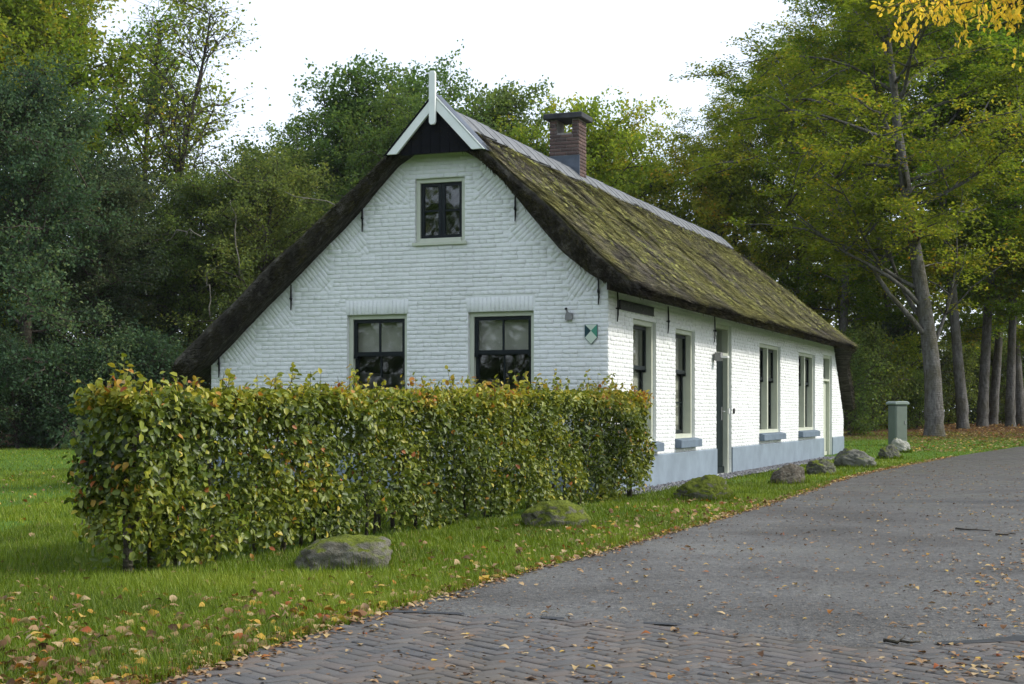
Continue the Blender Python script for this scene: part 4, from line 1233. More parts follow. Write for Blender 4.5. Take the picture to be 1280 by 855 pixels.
# ================================================================== leaves, in bulk
def leaf_mesh(name, P, D, Nn, L, Wd, v, fold=0.25, fine=False):
    """P base points, D length direction, Nn normal; rhombic leaf of 2 triangles or a 6-point leaf of 2 quads"""
    D = D / (np.linalg.norm(D, axis=1)[:, None] + 1e-9)
    Nn = Nn - D * np.sum(Nn * D, 1)[:, None]; Nn = Nn / (np.linalg.norm(Nn, axis=1)[:, None] + 1e-9)
    S = np.cross(D, Nn); L = L[:, None]; W = Wd[:, None]; n = len(P)
    if not fine:
        a = P; b = P + D * L * .45 + S * W * .5 + Nn * W * fold; c = P + D * L; e = P + D * L * .45 - S * W * .5 + Nn * W * fold
        V = np.stack([a, b, c, e], 1).reshape(-1, 3)
        k_ = 4 * np.arange(n)
        Fz = np.stack([np.stack([k_, k_+1, k_+2], -1), np.stack([k_, k_+2, k_+3], -1)], 1).reshape(-1, 3)
        return np_mesh(name, V, Fz, np.repeat(v, 4))
    curl = Nn * L * -.10
    a = P; t = P + D * L + curl
    b = P + D * L * .28 + S * W * .46 + Nn * W * fold; c = P + D * L * .68 + S * W * .40 + Nn * W * fold * .8
    e = P + D * L * .68 - S * W * .40 + Nn * W * fold * .8; f = P + D * L * .28 - S * W * .46 + Nn * W * fold
    V = np.stack([a, b, c, t, e, f], 1).reshape(-1, 3)
    k_ = 6 * np.arange(n)
    Fz = np.stack([np.stack([k_, k_+1, k_+2, k_+3], -1), np.stack([k_, k_+3, k_+4, k_+5], -1)], 1).reshape(-1, 4)
    return np_mesh(name, V, Fz, np.repeat(v, 6))

# ================================================================== trees
def unit(v): return v / (np.linalg.norm(v) + 1e-9)
def polyline(r, p, d, L, n, wob, up):
    pts = [np.array(p, float)]; d = unit(np.array(d, float))
    for _ in range(n):
        d = unit(d + r.normal(0, wob, 3) + np.array([0, 0, up]))
        pts.append(pts[-1] + d * L / n)
    return pts, d
def tree_meshes(name, seed, H, r0, R, base=0.3, limbs=26, subs=7, twigs=6, per=22, leaf=0.12, elev=(0.9, 0.1), droop=0.02, flat=0.0,
                shape='round', bark='bark', trunk_wob=0.05, lean=(0, 0), twig_len=0.9, forks=0, vlo=0.0, vhi=1.0, low_limbs=(), sides=8, spread=0.16, flare=1.45):
    r = np.random.RandomState(seed)
    mb = MB()
    tn_, _ = [], None
    # trunk
    nseg = 14
    tp_ = [np.array([0, 0, -0.15])]
    dd_ = unit(np.array([lean[0], lean[1], 1.0]))
    for k_ in range(nseg):
        dd_ = unit(dd_ * 1.0 + r.normal(0, trunk_wob, 3) * np.array([1, 1, .3]) + np.array([0, 0, .10]))
        tp_.append(tp_[-1] + dd_ * (H * 0.96 / nseg))
    tp_ = np.array(tp_)
    hh_ = np.linspace(0, 1, nseg + 1)
    tr_ = r0 * (1 - hh_) ** 0.75 + 0.02
    tr_[0] *= flare; tr_[1] *= 1.05
    # a denser trunk for the roots and bulges
    fine_h = np.concatenate([np.linspace(0, .06, 6), np.linspace(.09, 1, 24)])
    pts = [Vector((np.interp(a, hh_, tp_[:, 0]), np.interp(a, hh_, tp_[:, 1]), np.interp(a, hh_, tp_[:, 2]))) for a in fine_h]
    rr_ = [float(np.interp(a, hh_, tr_)) * (1 + r.uniform(-.04, .04)) for a in fine_h]
    rr_[0] = r0 * flare; rr_[1] = r0 * (1 + (flare - 1) * .6); rr_[2] = r0 * (1 + (flare - 1) * .33); rr_[3] = r0 * (1 + (flare - 1) * .15)
    mb.tube(pts, rr_, sides + 4)
    LP, LD = [], []                     # twig points and directions for leaves
    def crown_r(a):
        if shape == 'round': return R * math.sqrt(max(.05, 1 - ((a - .55) / .55) ** 2))
        if shape == 'cone': return R * (1.08 - a * .9)
        if shape == 'tall': return R * (0.55 + 0.5 * math.sin(min(1, a * 1.1) * math.pi))
        if shape == 'skirt': return R * (1.0 - 0.55 * a ** 2.2)
        return R
    def do_twigs(bp_, bd_, nt_, tl):
        for _ in range(nt_):
            q = bp_[r.randint(max(1, len(bp_) // 3), len(bp_))]
            az = r.uniform(0, 6.283)
            d = unit(bd_ * .6 + np.array([math.cos(az), math.sin(az), r.uniform(-.35, .45) * (1 - flat)]) )
            tw, dl = polyline(r, q, d, tl * r.uniform(.6, 1.25), 3, .18, -droop)
            mb.tube([Vector(tuple(p)) for p in tw], [.012, .009, .006, .003], 3)
            for s in range(per):
                u_ = r.uniform(.15, 1.05) * (len(tw) - 1); i0 = min(int(u_), len(tw) - 2)
                LP.append(tw[i0] + (tw[i0 + 1] - tw[i0]) * (u_ - i0)); LD.append(dl)
    specs = []
    for k_ in range(limbs):
        a = base + (1 - base) * ((k_ + r.uniform(0, 1)) / limbs) ** 0.9
        specs.append((min(a, .985), k_ * 2.399963 + r.uniform(-.5, .5), None, None))
    for s in low_limbs: specs.append(s)
    for (a, az, Lf, el_) in specs:
        p = np.array([np.interp(a, hh_, tp_[:, c]) for c in range(3)]); rad0 = float(np.interp(a, hh_, tr_))
        rel = (a - base) / (1 - base)
        L = (Lf if Lf else max(.6, crown_r(max(0, rel)) * r.uniform(.72, 1.12)))
        el = el_ if el_ is not None else elev[1] + (elev[0] - elev[1]) * rel + r.uniform(-.15, .15)
        d = np.array([math.cos(az) * math.cos(el), math.sin(az) * math.cos(el), math.sin(el)])
        pl, pd = polyline(r, p, d, L, 7, .13, .02 - droop)
        lr_ = min(rad0 * .5, .018 + L * .0125)
        mb.tube([Vector(tuple(q)) for q in pl], list(np.linspace(lr_, .018, len(pl))), 5)
        do_twigs(pl[2:], pd, max(2, twigs // 2), twig_len)
        for s in range(subs):
            i_ = r.randint(2, len(pl)); q = pl[i_]
            az2 = r.uniform(0, 6.283)
            d2 = unit(pd * .75 + np.array([math.cos(az2), math.sin(az2), r.uniform(-.4, .6) * (1 - flat * .8)]) * .85)
            sl, sd = polyline(r, q, d2, L * r.uniform(.22, .48) + .25, 4, .16, .01 - droop)
            mb.tube([Vector(tuple(w)) for w in sl], list(np.linspace(lr_ * .35 + .008, .010, len(sl))), 4)
            do_twigs(sl, sd, twigs, twig_len)
    LP = np.array(LP); LD = np.array(LD); n = len(LP)
    LP = LP + r.normal(0, spread, (n, 3)) * np.array([1, 1, 1 - .6 * flat])
    D = LD * .5 + r.normal(0, .7, (n, 3)); D[:, 2] *= (1 - .75 * flat); D[:, 2] -= .12
    Nn = r.normal(0, .75 - .45 * flat, (n, 3)) + np.array([0, 0, .8 + .4 * flat])
    cl = fnoise(LP[:, 0] * .55 + seed * 3 + LP[:, 2] * .37, LP[:, 1] * .55 + LP[:, 2] * .45, 3)
    v = np.clip(vlo + (vhi - vlo) * (.15 + .9 * (cl - .2) + r.normal(0, .16, n)), 0, 1)
    Ls = leaf * r.uniform(.7, 1.3, n)
    lm = leaf_mesh(name + '_crown', LP, D, Nn, Ls, Ls * r.uniform(.55, .8, n), v)
    tm_ = mb.mesh(name + '_trunk', smooth=True); tm_.materials.append(MAT[bark])
    lm.materials.append(MAT['leaf_mid'])
    zs = np.empty(len(lm.vertices) * 3, dtype=np.float32); lm.vertices.foreach_get('co', zs)
    return tm_, lm, float(np.percentile(zs[2::3], 99.3))

TREES = {}
def place_tree(kind, name, px, depth, top, rz, label, leafmat, group, barkmat=None, zscale=1.0, cat='tree'):
    """top = picture row of the crown's top, from which the height follows at this distance"""
    tm_, lm, hmax = TREES[kind]
    x = at_depth(px, depth)
    scale = (CAM_H + (HORIZON - top) * depth / FPX - gz(x, depth)) / hmax / zscale
    e = empty(name, (x, depth, gz(x, depth) - 0.02), rz)
    e.scale = (scale, scale, scale * zscale)
    if kind != 'grand_beech': e.rotation_euler = (random.Random(int(px * 7 + 3)).uniform(-.04, .04), random.Random(int(px * 13 + 5)).uniform(-.05, .05), rz)
    tag(e, label, cat, group)
    t = link('trunk', tm_, None, e)
    c = link('crown', lm, None, e)
    c.material_slots[0].link = 'OBJECT'; c.material_slots[0].material = MAT[leafmat]
    if barkmat:
        t.material_slots[0].link = 'OBJECT'; t.material_slots[0].material = MAT[barkmat]
    return e

TREES['oak'] = tree_meshes('oak', 3, 15, .32, 5.6, base=.22, limbs=30, subs=7, twigs=6, per=28, leaf=.17, elev=(1.15, .15), twig_len=1.0)
TREES['oak2'] = tree_meshes('oak2', 9, 14, .28, 4.6, base=.20, limbs=28, subs=7, twigs=6, per=28, leaf=.17, elev=(1.2, .2), twig_len=1.0, shape='tall')
TREES['skirt'] = tree_meshes('skirt', 14, 12, .26, 4.4, base=.03, limbs=44, subs=8, twigs=6, per=22, leaf=.13, elev=(1.1, -.1), shape='skirt', twig_len=.8, droop=.04)
TREES['sparse'] = tree_meshes('sparse', 22, 16, .15, 2.6, base=.25, limbs=26, subs=5, twigs=4, per=7, leaf=.13, elev=(1.0, .5), twig_len=.9, shape='tall', spread=.22)
TREES['beech'] = tree_meshes('beech', 31, 22, .27, 7.2, base=.24, limbs=34, subs=8, twigs=6, per=36, leaf=.165, elev=(1.05, .10), flat=.75, twig_len=1.0, bark='beech', trunk_wob=.035, droop=.03, spread=.2)
TREES['beech2'] = tree_meshes('beech2', 37, 21, .235, 6.0, base=.34, limbs=28, subs=8, twigs=6, per=36, leaf=.165, elev=(1.15, .15), flat=.75, twig_len=1.0, bark='beech', trunk_wob=.03, droop=.03, spread=.2)
TREES['shrub'] = tree_meshes('shrub', 41, 3.6, .06, 1.7, base=.04, limbs=22, subs=5, twigs=4, per=18, leaf=.12, elev=(1.2, .35), shape='round', twig_len=.6, trunk_wob=.1)
# the grey beech next to the cabinet gets its own limbs: two rise from one fork, long boughs reach over the house
TREES['grand_beech'] = tree_meshes('grand_beech', 57, 23, .37, 8.2, base=.33, limbs=34, subs=9, twigs=6, per=36, leaf=.165, elev=(1.0, .15), flat=.75, twig_len=1.0, bark='beech',
    trunk_wob=.03, droop=.03, lean=(-.012, 0), spread=.2, flare=1.5,
    low_limbs=((.20, math.pi * .98, 9.5, .85), (.23, 2.6, 8.5, .9), (.26, 3.6, 8.0, .6), (.17, .5, 7.0, 1.15), (.30, 3.0, 7.0, .75)))

L_ = 'trees at the far edge of the lawn'
B_ = 'trees behind the thatched house'
R_ = 'beeches along the road'
place_tree('skirt', 'holly_tree', 30, 49.5, 95, .4, 'broad blue green tree clothed to the ground at the edge of the lawn', 'leaf_dark', L_)
place_tree('skirt', 'holly_tree', 112, 52, 215, 2.4, 'lower blue green tree beside the broad one at the lawn edge', 'leaf_dark', L_)
place_tree('skirt', 'holly_tree', -70, 51, 60, 3.9, 'second broad blue green tree on the far side of the tall olive oak', 'leaf_dark', L_)
place_tree('oak', 'oak_tree', 40, 61, -60, 1.1, 'tall yellowing oak towering over the blue green trees', 'leaf_olive', L_)
place_tree('oak2', 'oak_tree', -50, 60, -70, 5.0, 'tall olive oak behind the blue green trees by the lawn', 'leaf_olive', L_)
place_tree('sparse', 'birch_tree', 205, 58, -8, .3, 'tall thin tree with yellowing sparse crown against the sky', 'leaf_olive', L_, 'bark')
place_tree('sparse', 'birch_tree', 160, 60, -15, 2.3, 'slender sparse tree standing between the oak and the thin tree', 'leaf_olive', L_, 'bark')
place_tree('sparse', 'birch_tree', 255, 57, 75, 4.0, 'short spindly half bare tree left of the big green oaks', 'leaf_mid', L_, 'bark')
place_tree('skirt', 'willow_tree', 228, 54, 215, 1.3, 'bushy dark green tree filling the gap below the thin trees', 'leaf_mid', L_)
place_tree('skirt', 'willow_tree', 330, 52.5, 190, 3.0, 'bushy green tree with pale dead twigs beside the low thatched eave', 'leaf_mid', L_)
place_tree('skirt', 'willow_tree', 165, 56, 200, 5.2, 'dark green bushy tree deep behind the lawn', 'leaf_dark', L_)
place_tree('oak', 'oak_tree', 395, 60, 150, .2, 'rounded green oak left of the gable peak', 'leaf_mid', B_)
place_tree('oak2', 'oak_tree', 455, 62, 96, 2.2, 'tallest full green oak rising left of the white finial', 'leaf_mid', B_)
place_tree('oak', 'oak_tree', 545, 64, 98, 4.1, 'full green oak behind the white finial', 'leaf_mid', B_)
place_tree('oak2', 'oak_tree', 610, 66, 120, 3.0, 'green oak right of the white finial', 'leaf_mid', B_)
place_tree('oak', 'maple_tree', 655, 62, 165, 5.4, 'light yellow green maple left of the chimney', 'leaf_yellowgreen', B_)
place_tree('oak2', 'maple_tree', 748, 62, 130, .8, 'light green maple right of the chimney', 'leaf_yellowgreen', B_)
place_tree('oak', 'maple_tree', 806, 66, 165, 2.6, 'yellowing maple above the grey ridge', 'leaf_yellowgreen', B_)
place_tree('oak2', 'maple_tree', 866, 60, 185, 4.4, 'golden green maple above the end of the ridge', 'leaf_yellowgreen', B_)
place_tree('oak', 'oak_tree', 502, 58, 118, 1.4, 'dense green oak directly behind the gable peak', 'leaf_mid', B_)
place_tree('oak2', 'oak_tree', 360, 58, 190, .9, 'low green oak above the left thatched slope', 'leaf_mid', B_)
place_tree('beech', 'beech_tree', 1050, 57, -40, 4.0, 'tall beech reaching over the hipped end of the roof', 'leaf_olive', B_)
place_tree('beech2', 'beech_tree', 925, 64, 120, 1.5, 'olive beech behind the far end of the roof', 'leaf_olive', B_)
place_tree('beech', 'beech_tree', 985, 61, 90, 3.1, 'spreading olive beech over the hipped thatch', 'leaf_olive', B_)
place_tree('beech2', 'beech_tree', 1062, 66, 20, .2, 'olive beech deep in the wood behind the cabinet', 'leaf_olive', B_)
place_tree('grand_beech', 'beech_tree', 1168, 49, -190, 0.0, 'big grey beech with low forking boughs beside the cabinet', 'leaf_olive', R_)
place_tree('beech2', 'beech_tree', 1204, 55, -130, 1.1, 'thick dark beech right behind the big grey beech', 'leaf_olive', R_)
place_tree('beech', 'beech_tree', 1228, 58, -60, 2.5, 'beech half hidden behind the thick dark beech', 'leaf_olive', R_)
place_tree('beech2', 'beech_tree', 1241, 64, -20, 4.2, 'slim beech farther back in the row along the road', 'leaf_olive', R_)
place_tree('beech2', 'beech_tree', 1263, 58, -30, 3.6, 'slim grey beech near the leaf strewn bend of the road', 'leaf_olive', R_)
place_tree('beech', 'beech_tree', 1276, 60, -40, 5.5, 'last beech at the leaf strewn bend of the road', 'leaf_olive', R_)
place_tree('beech2', 'beech_tree', 1330, 56, -90, 5.9, 'beech whose crown reaches in over the bend of the road', 'leaf_olive', R_)
place_tree('beech2', 'beech_tree', 1120, 74, -10, 2.0, 'distant beech between the cabinet and the big grey beech', 'leaf_olive', R_)
U_ = 'shrubs under the trees'
for (px_, d_, s_, z_, mt, lb) in [
    (1062, 50, .9, 0, 'leaf_mid', 'dark shrub touching the far thatched corner of the house'), (1092, 53, 1.0, 1.2, 'leaf_mid', 'dark green shrub behind the cabinet'),
    (1122, 56, .95, 2.0, 'leaf_olive', 'olive shrub between cabinet and big grey beech'), (1146, 55, .6, 3.1, 'leaf_mid', 'small shrub at the foot of the big grey beech'),
    (1078, 60, 1.3, 4.1, 'leaf_dark', 'tall shrub in the dark of the wood behind the house end'), (1135, 64, 1.3, .7, 'leaf_dark', 'tall dark shrub deep between the beeches'),
    (1186, 66, 1.0, 2.7, 'leaf_mid', 'shrub seen between the two thick beech trunks'), (1246, 70, 1.1, 5.1, 'leaf_mid', 'shrub seen behind the slim beeches'),
    (1290, 68, 1.2, 1.8, 'leaf_mid', 'shrub beside the last beech at the bend'), (1215, 74, 1.4, 3.9, 'leaf_dark', 'big dark shrub far behind the beech row'),
    (22, 48.2, .85, 1.1, 'leaf_dark', 'low dark shrub under the broad blue green tree'), (85, 48.6, .8, 2.9, 'leaf_dark', 'low dark shrub by the edge of the lawn'),
    (150, 49.5, .9, 4.6, 'leaf_dark', 'dark shrub at the lawn edge left of the house'), (205, 50, .9, .4, 'leaf_dark', 'dark shrub below the bushy green tree')]:
    place_tree('shrub', 'shrub', px_, d_, HORIZON - (s_ * 3.6 - CAM_H + .5) * FPX / d_, z_, lb, mt, U_, cat='shrub')

# far wood: one dense mass of foliage closing the view behind the trees
wr = np.random.RandomState(77)
n = 130000
wx = wr.uniform(-45, 62, n); wy = wr.uniform(72, 92, n)
top = np.where(wx < -8, 10.5, np.where(wx < 14, 9.0, 13.0)) + 4.5 * (fnoise(wx * .16, wy * .12, 3) - .5) * 2
wz = gz(20, 80) * 0 + wr.uniform(0, 1, n) ** .85 * top
P = np.stack([wx, wy, wz], -1) + wr.normal(0, .3, (n, 3))
Ls = wr.uniform(.22, .42, n)
cl = fnoise(wx * .5, wz * .5 + wy * .2, 3)
fw_ = link('far_wood', leaf_mesh('far_wood', P, wr.normal(0, 1, (n, 3)), wr.normal(0, .7, (n, 3)) + np.array([0, -.3, .7]), Ls, Ls * .7, np.clip(cl + wr.normal(0, .15, n) - .1, 0, 1)), MAT['leaf_mid'])
tag(fw_, 'dense green wood closing the view behind the house and trees', 'wood', kind='stuff')

n = 42000                                             # the same wood goes on behind the photographer (seen in the window panes)
wx = wr.uniform(-95, 30, n); wy = wr.uniform(-42, -32, n); top = 13.5 + 7 * (fnoise(wx * .16, wy * .12, 3) - .5) * 2
P = np.stack([wx, wy, wr.rand(n) * top], -1); Ls = wr.uniform(.4, .75, n)
bw = link('far_wood', leaf_mesh('far_wood', P, wr.normal(0, 1, (n, 3)), wr.normal(0, .7, (n, 3)) + np.array([0, .3, .7]), Ls, Ls * .7, np.clip(wr.normal(.4, .2, n), 0, 1)), MAT['leaf_mid'])
tag(bw, 'wood on the far side of the road mirrored in the attic window', 'wood', kind='stuff')

# pale dead branches hanging in the bushy trees left of the house
dr_ = np.random.RandomState(12)
for (p0, p1, dep, lb) in [((355, 240), (470, 300), 51.5, 'long pale dead branch arching out beside the thatch'), ((258, 335), (262, 400), 50.6, 'thin pale dead branch upright in the bushy tree'),
                          ((205, 305), (250, 296), 50.4, 'short crooked dead branch in the dark bushy tree'), ((290, 250), (300, 345), 51, 'pale dead branch hanging below the spindly tree'),
                          ((228, 200), (300, 232), 52, 'crooked dead branch below the thin trees')]:
    a = np.array([at_depth(p0[0], dep), dep, CAM_H + (HORIZON - p0[1]) * dep / FPX]); b = np.array([at_depth(p1[0], dep - .3), dep - .3, CAM_H + (HORIZON - p1[1]) * dep / FPX])
    m = MB(); ts = np.linspace(0, 1, 8)
    pts = [Vector(tuple(a + (b - a) * t + np.array([0, 0, .35 * math.sin(t * 3.1)]) + dr_.normal(0, .05, 3))) for t in ts]
    m.tube(pts, list(np.linspace(.012, .028, 8)), 5)
    for q in (2, 4, 5):
        e2 = pts[q] + Vector((dr_.normal(0, .3), dr_.normal(0, .2), dr_.uniform(-.5, .4)))
        m.tube([pts[q], (pts[q] + e2) / 2 + Vector((.05, 0, .05)), e2], [.014, .010, .005], 4)
    o = m.build('dead_branch', MAT['bark_pale'], None, smooth=True)
    # origin at the foot of the branch
    tag(o, lb, 'branch', 'dead branches in the bushy trees')

# yellow tree on the other side of the road; only its overhanging bough is in view
yr = np.random.RandomState(90)
yx, yy_ = 11.8, 18.6
yt = empty('yellow_tree', (yx, yy_, 0))
tag(yt, 'tree with bright yellow leaves whose bough hangs over the road', 'tree')
m = MB(); tpts = [Vector((0, 0, -.1)), Vector((0, 0, .3)), Vector((-.05, .05, 2)), Vector((-.15, .1, 4)), Vector((-.2, .2, 6)), Vector((-.1, .2, 8)), Vector((0, .2, 10))]
m.tube(tpts, [.34, .26, .22, .20, .17, .12, .05], 10)
LPs, LDs = [], []
def ybough(start, end, sag, nt_, r0_):
    start = np.array(start, float); end = np.array(end, float)
    ts = np.linspace(0, 1, 12)
    pts = [start + (end - start) * t + np.array([0, 0, sag * math.sin(t * math.pi)]) + yr.normal(0, .05, 3) * (0 < t < 1) for t in ts]
    m.tube([Vector(tuple(p)) for p in pts], list(np.linspace(r0_, .008, 12)), 5)
    for _ in range(nt_):
        i0 = yr.randint(4, 12); q = pts[i0]; az = yr.uniform(0, 6.28)
        d = unit(np.array([math.cos(az), math.sin(az), -.55])) 
        tw, dl = polyline(yr, q, d, yr.uniform(.35, .9), 4, .2, -.06)
        m.tube([Vector(tuple(p)) for p in tw], [.009, .007, .005, .004, .002], 3)
        for k_ in range(13):
            u_ = yr.uniform(.1, 1.0) * 4; j = min(int(u_), 3)
            LPs.append(tw[j] + (tw[j+1] - tw[j]) * (u_ - j)); LDs.append(dl)
def yloc(px_, py_, dep): return (at_depth(px_, dep) - yx, dep - yy_, CAM_H + (HORIZON + 16 - py_) * dep / FPX)
for (px_, py_, dep, n_) in [(1125, 20, 18.6, 22), (1118, 36, 18.9, 14), (1180, 8, 18.2, 26), (1205, 42, 18.5, 12), (1240, 2, 18.8, 24), (1270, 18, 18.3, 14), (1165, 30, 19.0, 12), (1215, -15, 19.2, 20), (1150, -10, 18.2, 22), (1135, 8, 18.5, 24), (1195, 22, 18.4, 22), (1255, 30, 18.6, 16), (1230, 14, 18.3, 22)]:
    ybough((-.18, .12, 6.3), yloc(px_, py_, dep), .55, n_, .05)
LPs = np.array(LPs) + yr.normal(0, .04, (len(LPs), 3)); LDs = np.array(LDs); n = len(LPs)
D = LDs * .4 + yr.normal(0, .4, (n, 3)) + np.array([0, 0, -.6]); Ls = yr.uniform(.055, .10, n)
m.build('trunk', MAT['bark'], yt, smooth=True)
link('crown', leaf_mesh('crown', LPs, D, yr.normal(0, .8, (n, 3)) + np.array([-.2, -.5, .2]), Ls, Ls * .55, np.clip(yr.normal(.55, .25, n), 0, 1), .2, True), MAT['leaf_yellow'], yt)

# ================================================================== the hedge
HA = np.array(pix(135, 722)); HB = np.array(pix(783, 621))
hax = HB - HA; HLEN = float(np.linalg.norm(hax)); hax = hax / HLEN
hnm = np.array([hax[1], -hax[0]])                     # towards the road
hedge = empty('hedge', (HA[0], HA[1], 0), math.atan2(hax[1], hax[0]))
tag(hedge, 'clipped leafy hedge turning yellow and orange in front of the white gable', 'hedge')
# local: x along, y across (negative = road side), z up
hr = np.random.RandomState(101)
HWID = 0.28
def htop(x): return 1.27 + 0.15 * (x / HLEN) + 0.09 * (fnoise(np.asarray(x) * 1.1, 2.2) - .5) + .06 * (fnoise(np.asarray(x) * 4, 8.8) - .5)
def hbot(x): return 0.10 + 0.40 * (fnoise(np.asarray(x) * 1.9 + 4, 7.7) - .5) + .22 * (fnoise(np.asarray(x) * 6, 1.5) - .5) - .06 * np.asarray(x) / HLEN
def hside(x, z): return HWID - .02 + 0.16 * (fnoise(np.asarray(x) * 1.9 + 3, np.asarray(z) * 2.8, 3) - .5) * 2
# shell and inner leaves
def hedge_leaves(n, depth_fn):
    x = hr.uniform(-.05, HLEN + .18, n); s = hr.rand(n)
    z = np.zeros(n); y = np.zeros(n)
    zt = htop(x); zb = hbot(x)
    which = hr.choice([0, 1, 2, 3], n, p=[.50, .20, .26, .04])
    z = zb + (zt - zb) * hr.rand(n)
    w = hside(x, z)
    dep = depth_fn(n)
    f = which == 0; y[f] = -(w[f] - dep[f])
    f = which == 1; y[f] = (w[f] - dep[f])
    f = which == 2; y[f] = hr.uniform(-1, 1, f.sum()) * w[f]; z[f] = zt[f] - dep[f]
    f = which == 3; x[f] = np.where(hr.rand(f.sum()) < .75, -.03 + dep[f], HLEN + .17 - dep[f]); y[f] = hr.uniform(-1, 1, f.sum()) * w[f]
    # rounded upper edges
    over = np.clip((z - (zt - .14)) / .14, 0, 1); lim = w - .10 * over ** 2
    y = np.clip(y, -lim, lim)
    out = np.zeros((n, 3)); out[which == 0, 1] = -1; out[which == 1, 1] = 1; out[which == 2, 2] = 1; out[which == 3, 0] = np.where(x[which == 3] < 1, -1, 1)
    return np.stack([x, y, z], -1), out
P1, O1 = hedge_leaves(56000, lambda n: np.abs(hr.normal(0, .06, n)) - .012)
P2, O2 = hedge_leaves(15000, lambda n: hr.uniform(.05, .28, n))
# holes: thin the leaves out where the hedge is open
def keep(P, amt):
    g = fnoise(P[:, 0] * 2.4 + 40, P[:, 2] * 2.9 + 3, 3)
    low = np.clip((0.62 - P[:, 2]) / .5, 0, 1)
    return hr.rand(len(P)) < np.clip(1.2 - amt * np.clip((.50 - g) * 5, 0, 1) - low * .42, .04, 1)
k1 = keep(P1, .95); k2 = keep(P2, .6)
P = np.concatenate([P1[k1], P2[k2]]); O = np.concatenate([O1[k1], O2[k2]]); n = len(P)
# shoots standing up from the top
SPr = []; sh_tubes = MB()
for k_ in range(150):
    x = hr.uniform(-.02, HLEN + .1); y = hr.uniform(-.25, .25); z0 = float(htop(x)) - .05; L = hr.uniform(.06, .17) * (1.6 if hr.rand() < .12 else 1)
    e = np.array([x + hr.normal(0, .05), y + hr.normal(0, .05), z0 + .05 + L])
    sh_tubes.tube([Vector((x, y, z0)), Vector(tuple(e))], [.004, .002], 3)
    for q in range(int(4 + L * 26)): SPr.append(np.array([x, y, z0]) + (e - np.array([x, y, z0])) * hr.uniform(.35, 1.05))
SPr = np.array(SPr); P = np.concatenate([P, SPr + hr.normal(0, .012, SPr.shape)]); O = np.concatenate([O, np.tile([0, 0, .6], (len(SPr), 1))]); n = len(P)
def hedge_v(P):
    rust = fnoise(P[:, 0] * .9 + 7, P[:, 2] * 1.4 + 2, 3); yel = fnoise(P[:, 0] * 2.0 + 1, P[:, 2] * 2.4 + 20 + P[:, 1], 3)
    v = .37 + .26 * (yel - .5) * 2 + hr.normal(0, .14, len(P)) + .30 * np.clip((P[:, 2] - 1.12) / .28, 0, 1)
    hot = (rust > .60) & (hr.rand(len(P)) < .12 + .34 * (P[:, 2] > .98)); v[hot] = hr.uniform(.78, 1.0, hot.sum())
    rnd_ = hr.rand(len(P)) < .02; v[rnd_] = hr.uniform(.75, 1, rnd_.sum())
    return np.clip(v, 0, 1)
D = hr.normal(0, .65, (n, 3)) + O * .25 + np.array([0, 0, -.35]); Nn = O * .9 + hr.normal(0, .45, (n, 3)) + np.array([0, 0, .35])
Ls = hr.uniform(.032, .074, n)
tag(link('foliage', leaf_mesh('foliage', P, D, Nn, Ls, Ls * hr.uniform(.58, .75, n), hedge_v(P), .18, True), MAT['leaf_hedge'], hedge), kind='stuff')
tag(sh_tubes.build('shoots', MAT['bark'], hedge), kind='stuff')
# leaves that show largest: the near end of the road side, each its own object
hv = [.25, .38, .46, .56, .66, .82, .95]
hl_mesh = []
for v_ in hv:
    one = np.zeros((1, 3)); me = leaf_mesh('leaf', one, np.array([[1., 0, 0]]), np.array([[0, 0, 1.]]), np.array([.068]), np.array([.045]), np.array([v_]), .16, True)
    me.materials.append(MAT['leaf_hedge']); hl_mesh.append(me)
for k_ in range(290):
    x = -.03 + hr.rand() ** 1.5 * 3.4; endcap = hr.rand() < .18
    z = float(hbot(x)) + .05 + hr.rand() * (float(htop(x)) - float(hbot(x)) - .06)
    w = float(hside(x, z)) + .012
    if endcap: pos = (-.045, hr.uniform(-.26, .26), z); o_ = np.array([-1, 0, .3])
    else: pos = (x, -w, z); o_ = np.array([0, -1, .35])
    nn2 = Vector(tuple(o_ + hr.normal(0, .35, 3))).normalized(); dd2 = Vector(tuple(hr.normal(0, .6, 3) + np.array([0, 0, -.4])))
    dd2 = (dd2 - nn2 * dd2.dot(nn2)).normalized(); ss2 = nn2.cross(dd2)
    mtx = Matrix((dd2, ss2, nn2)).transposed()
    idx = hr.choice(7, p=[.16, .26, .26, .17, .12, .02, .01])
    link('leaf', hl_mesh[idx], None, hedge, pos, mtx.to_euler())
# stems, each planted in the row
x = 0.03
while x < HLEN + .1:
    first = x < .04
    y0 = hr.uniform(-.17, .15); r0_ = hr.uniform(.010, .020) * (1.7 if first else 1)
    pts = [Vector((x, y0, -.04)), Vector((x + hr.normal(0, .02), y0 + hr.normal(0, .015), .25)), Vector((x + (.04 if first else hr.normal(0, .05)), y0 * .6 + hr.normal(0, .03), .65)), Vector((x + (.10 if first else hr.normal(0, .09)), y0 * .4 + hr.normal(0, .05), 1.10))]
    s = MB().tube(pts, [r0_ * 1.3, r0_, r0_ * .75, r0_ * .4], 6)
    for q in range(5):
        z = hr.uniform(.3, 1.05); b = pts[1].lerp(pts[3], (z - .25) / .9)
        e = b + Vector((abs(hr.normal(0, .16)) if first else hr.normal(0, .16), hr.uniform(-.22, .22), hr.uniform(.02, .22)))
        s.tube([b, b.lerp(e, .5) + Vector((0, 0, .02)), e], [r0_ * .4, r0_ * .3, .003], 4)
    s.build('stem', MAT['bark'], hedge, smooth=True)
    x += hr.choice([.07, .16, .27, .42]) + hr.uniform(0, .08)

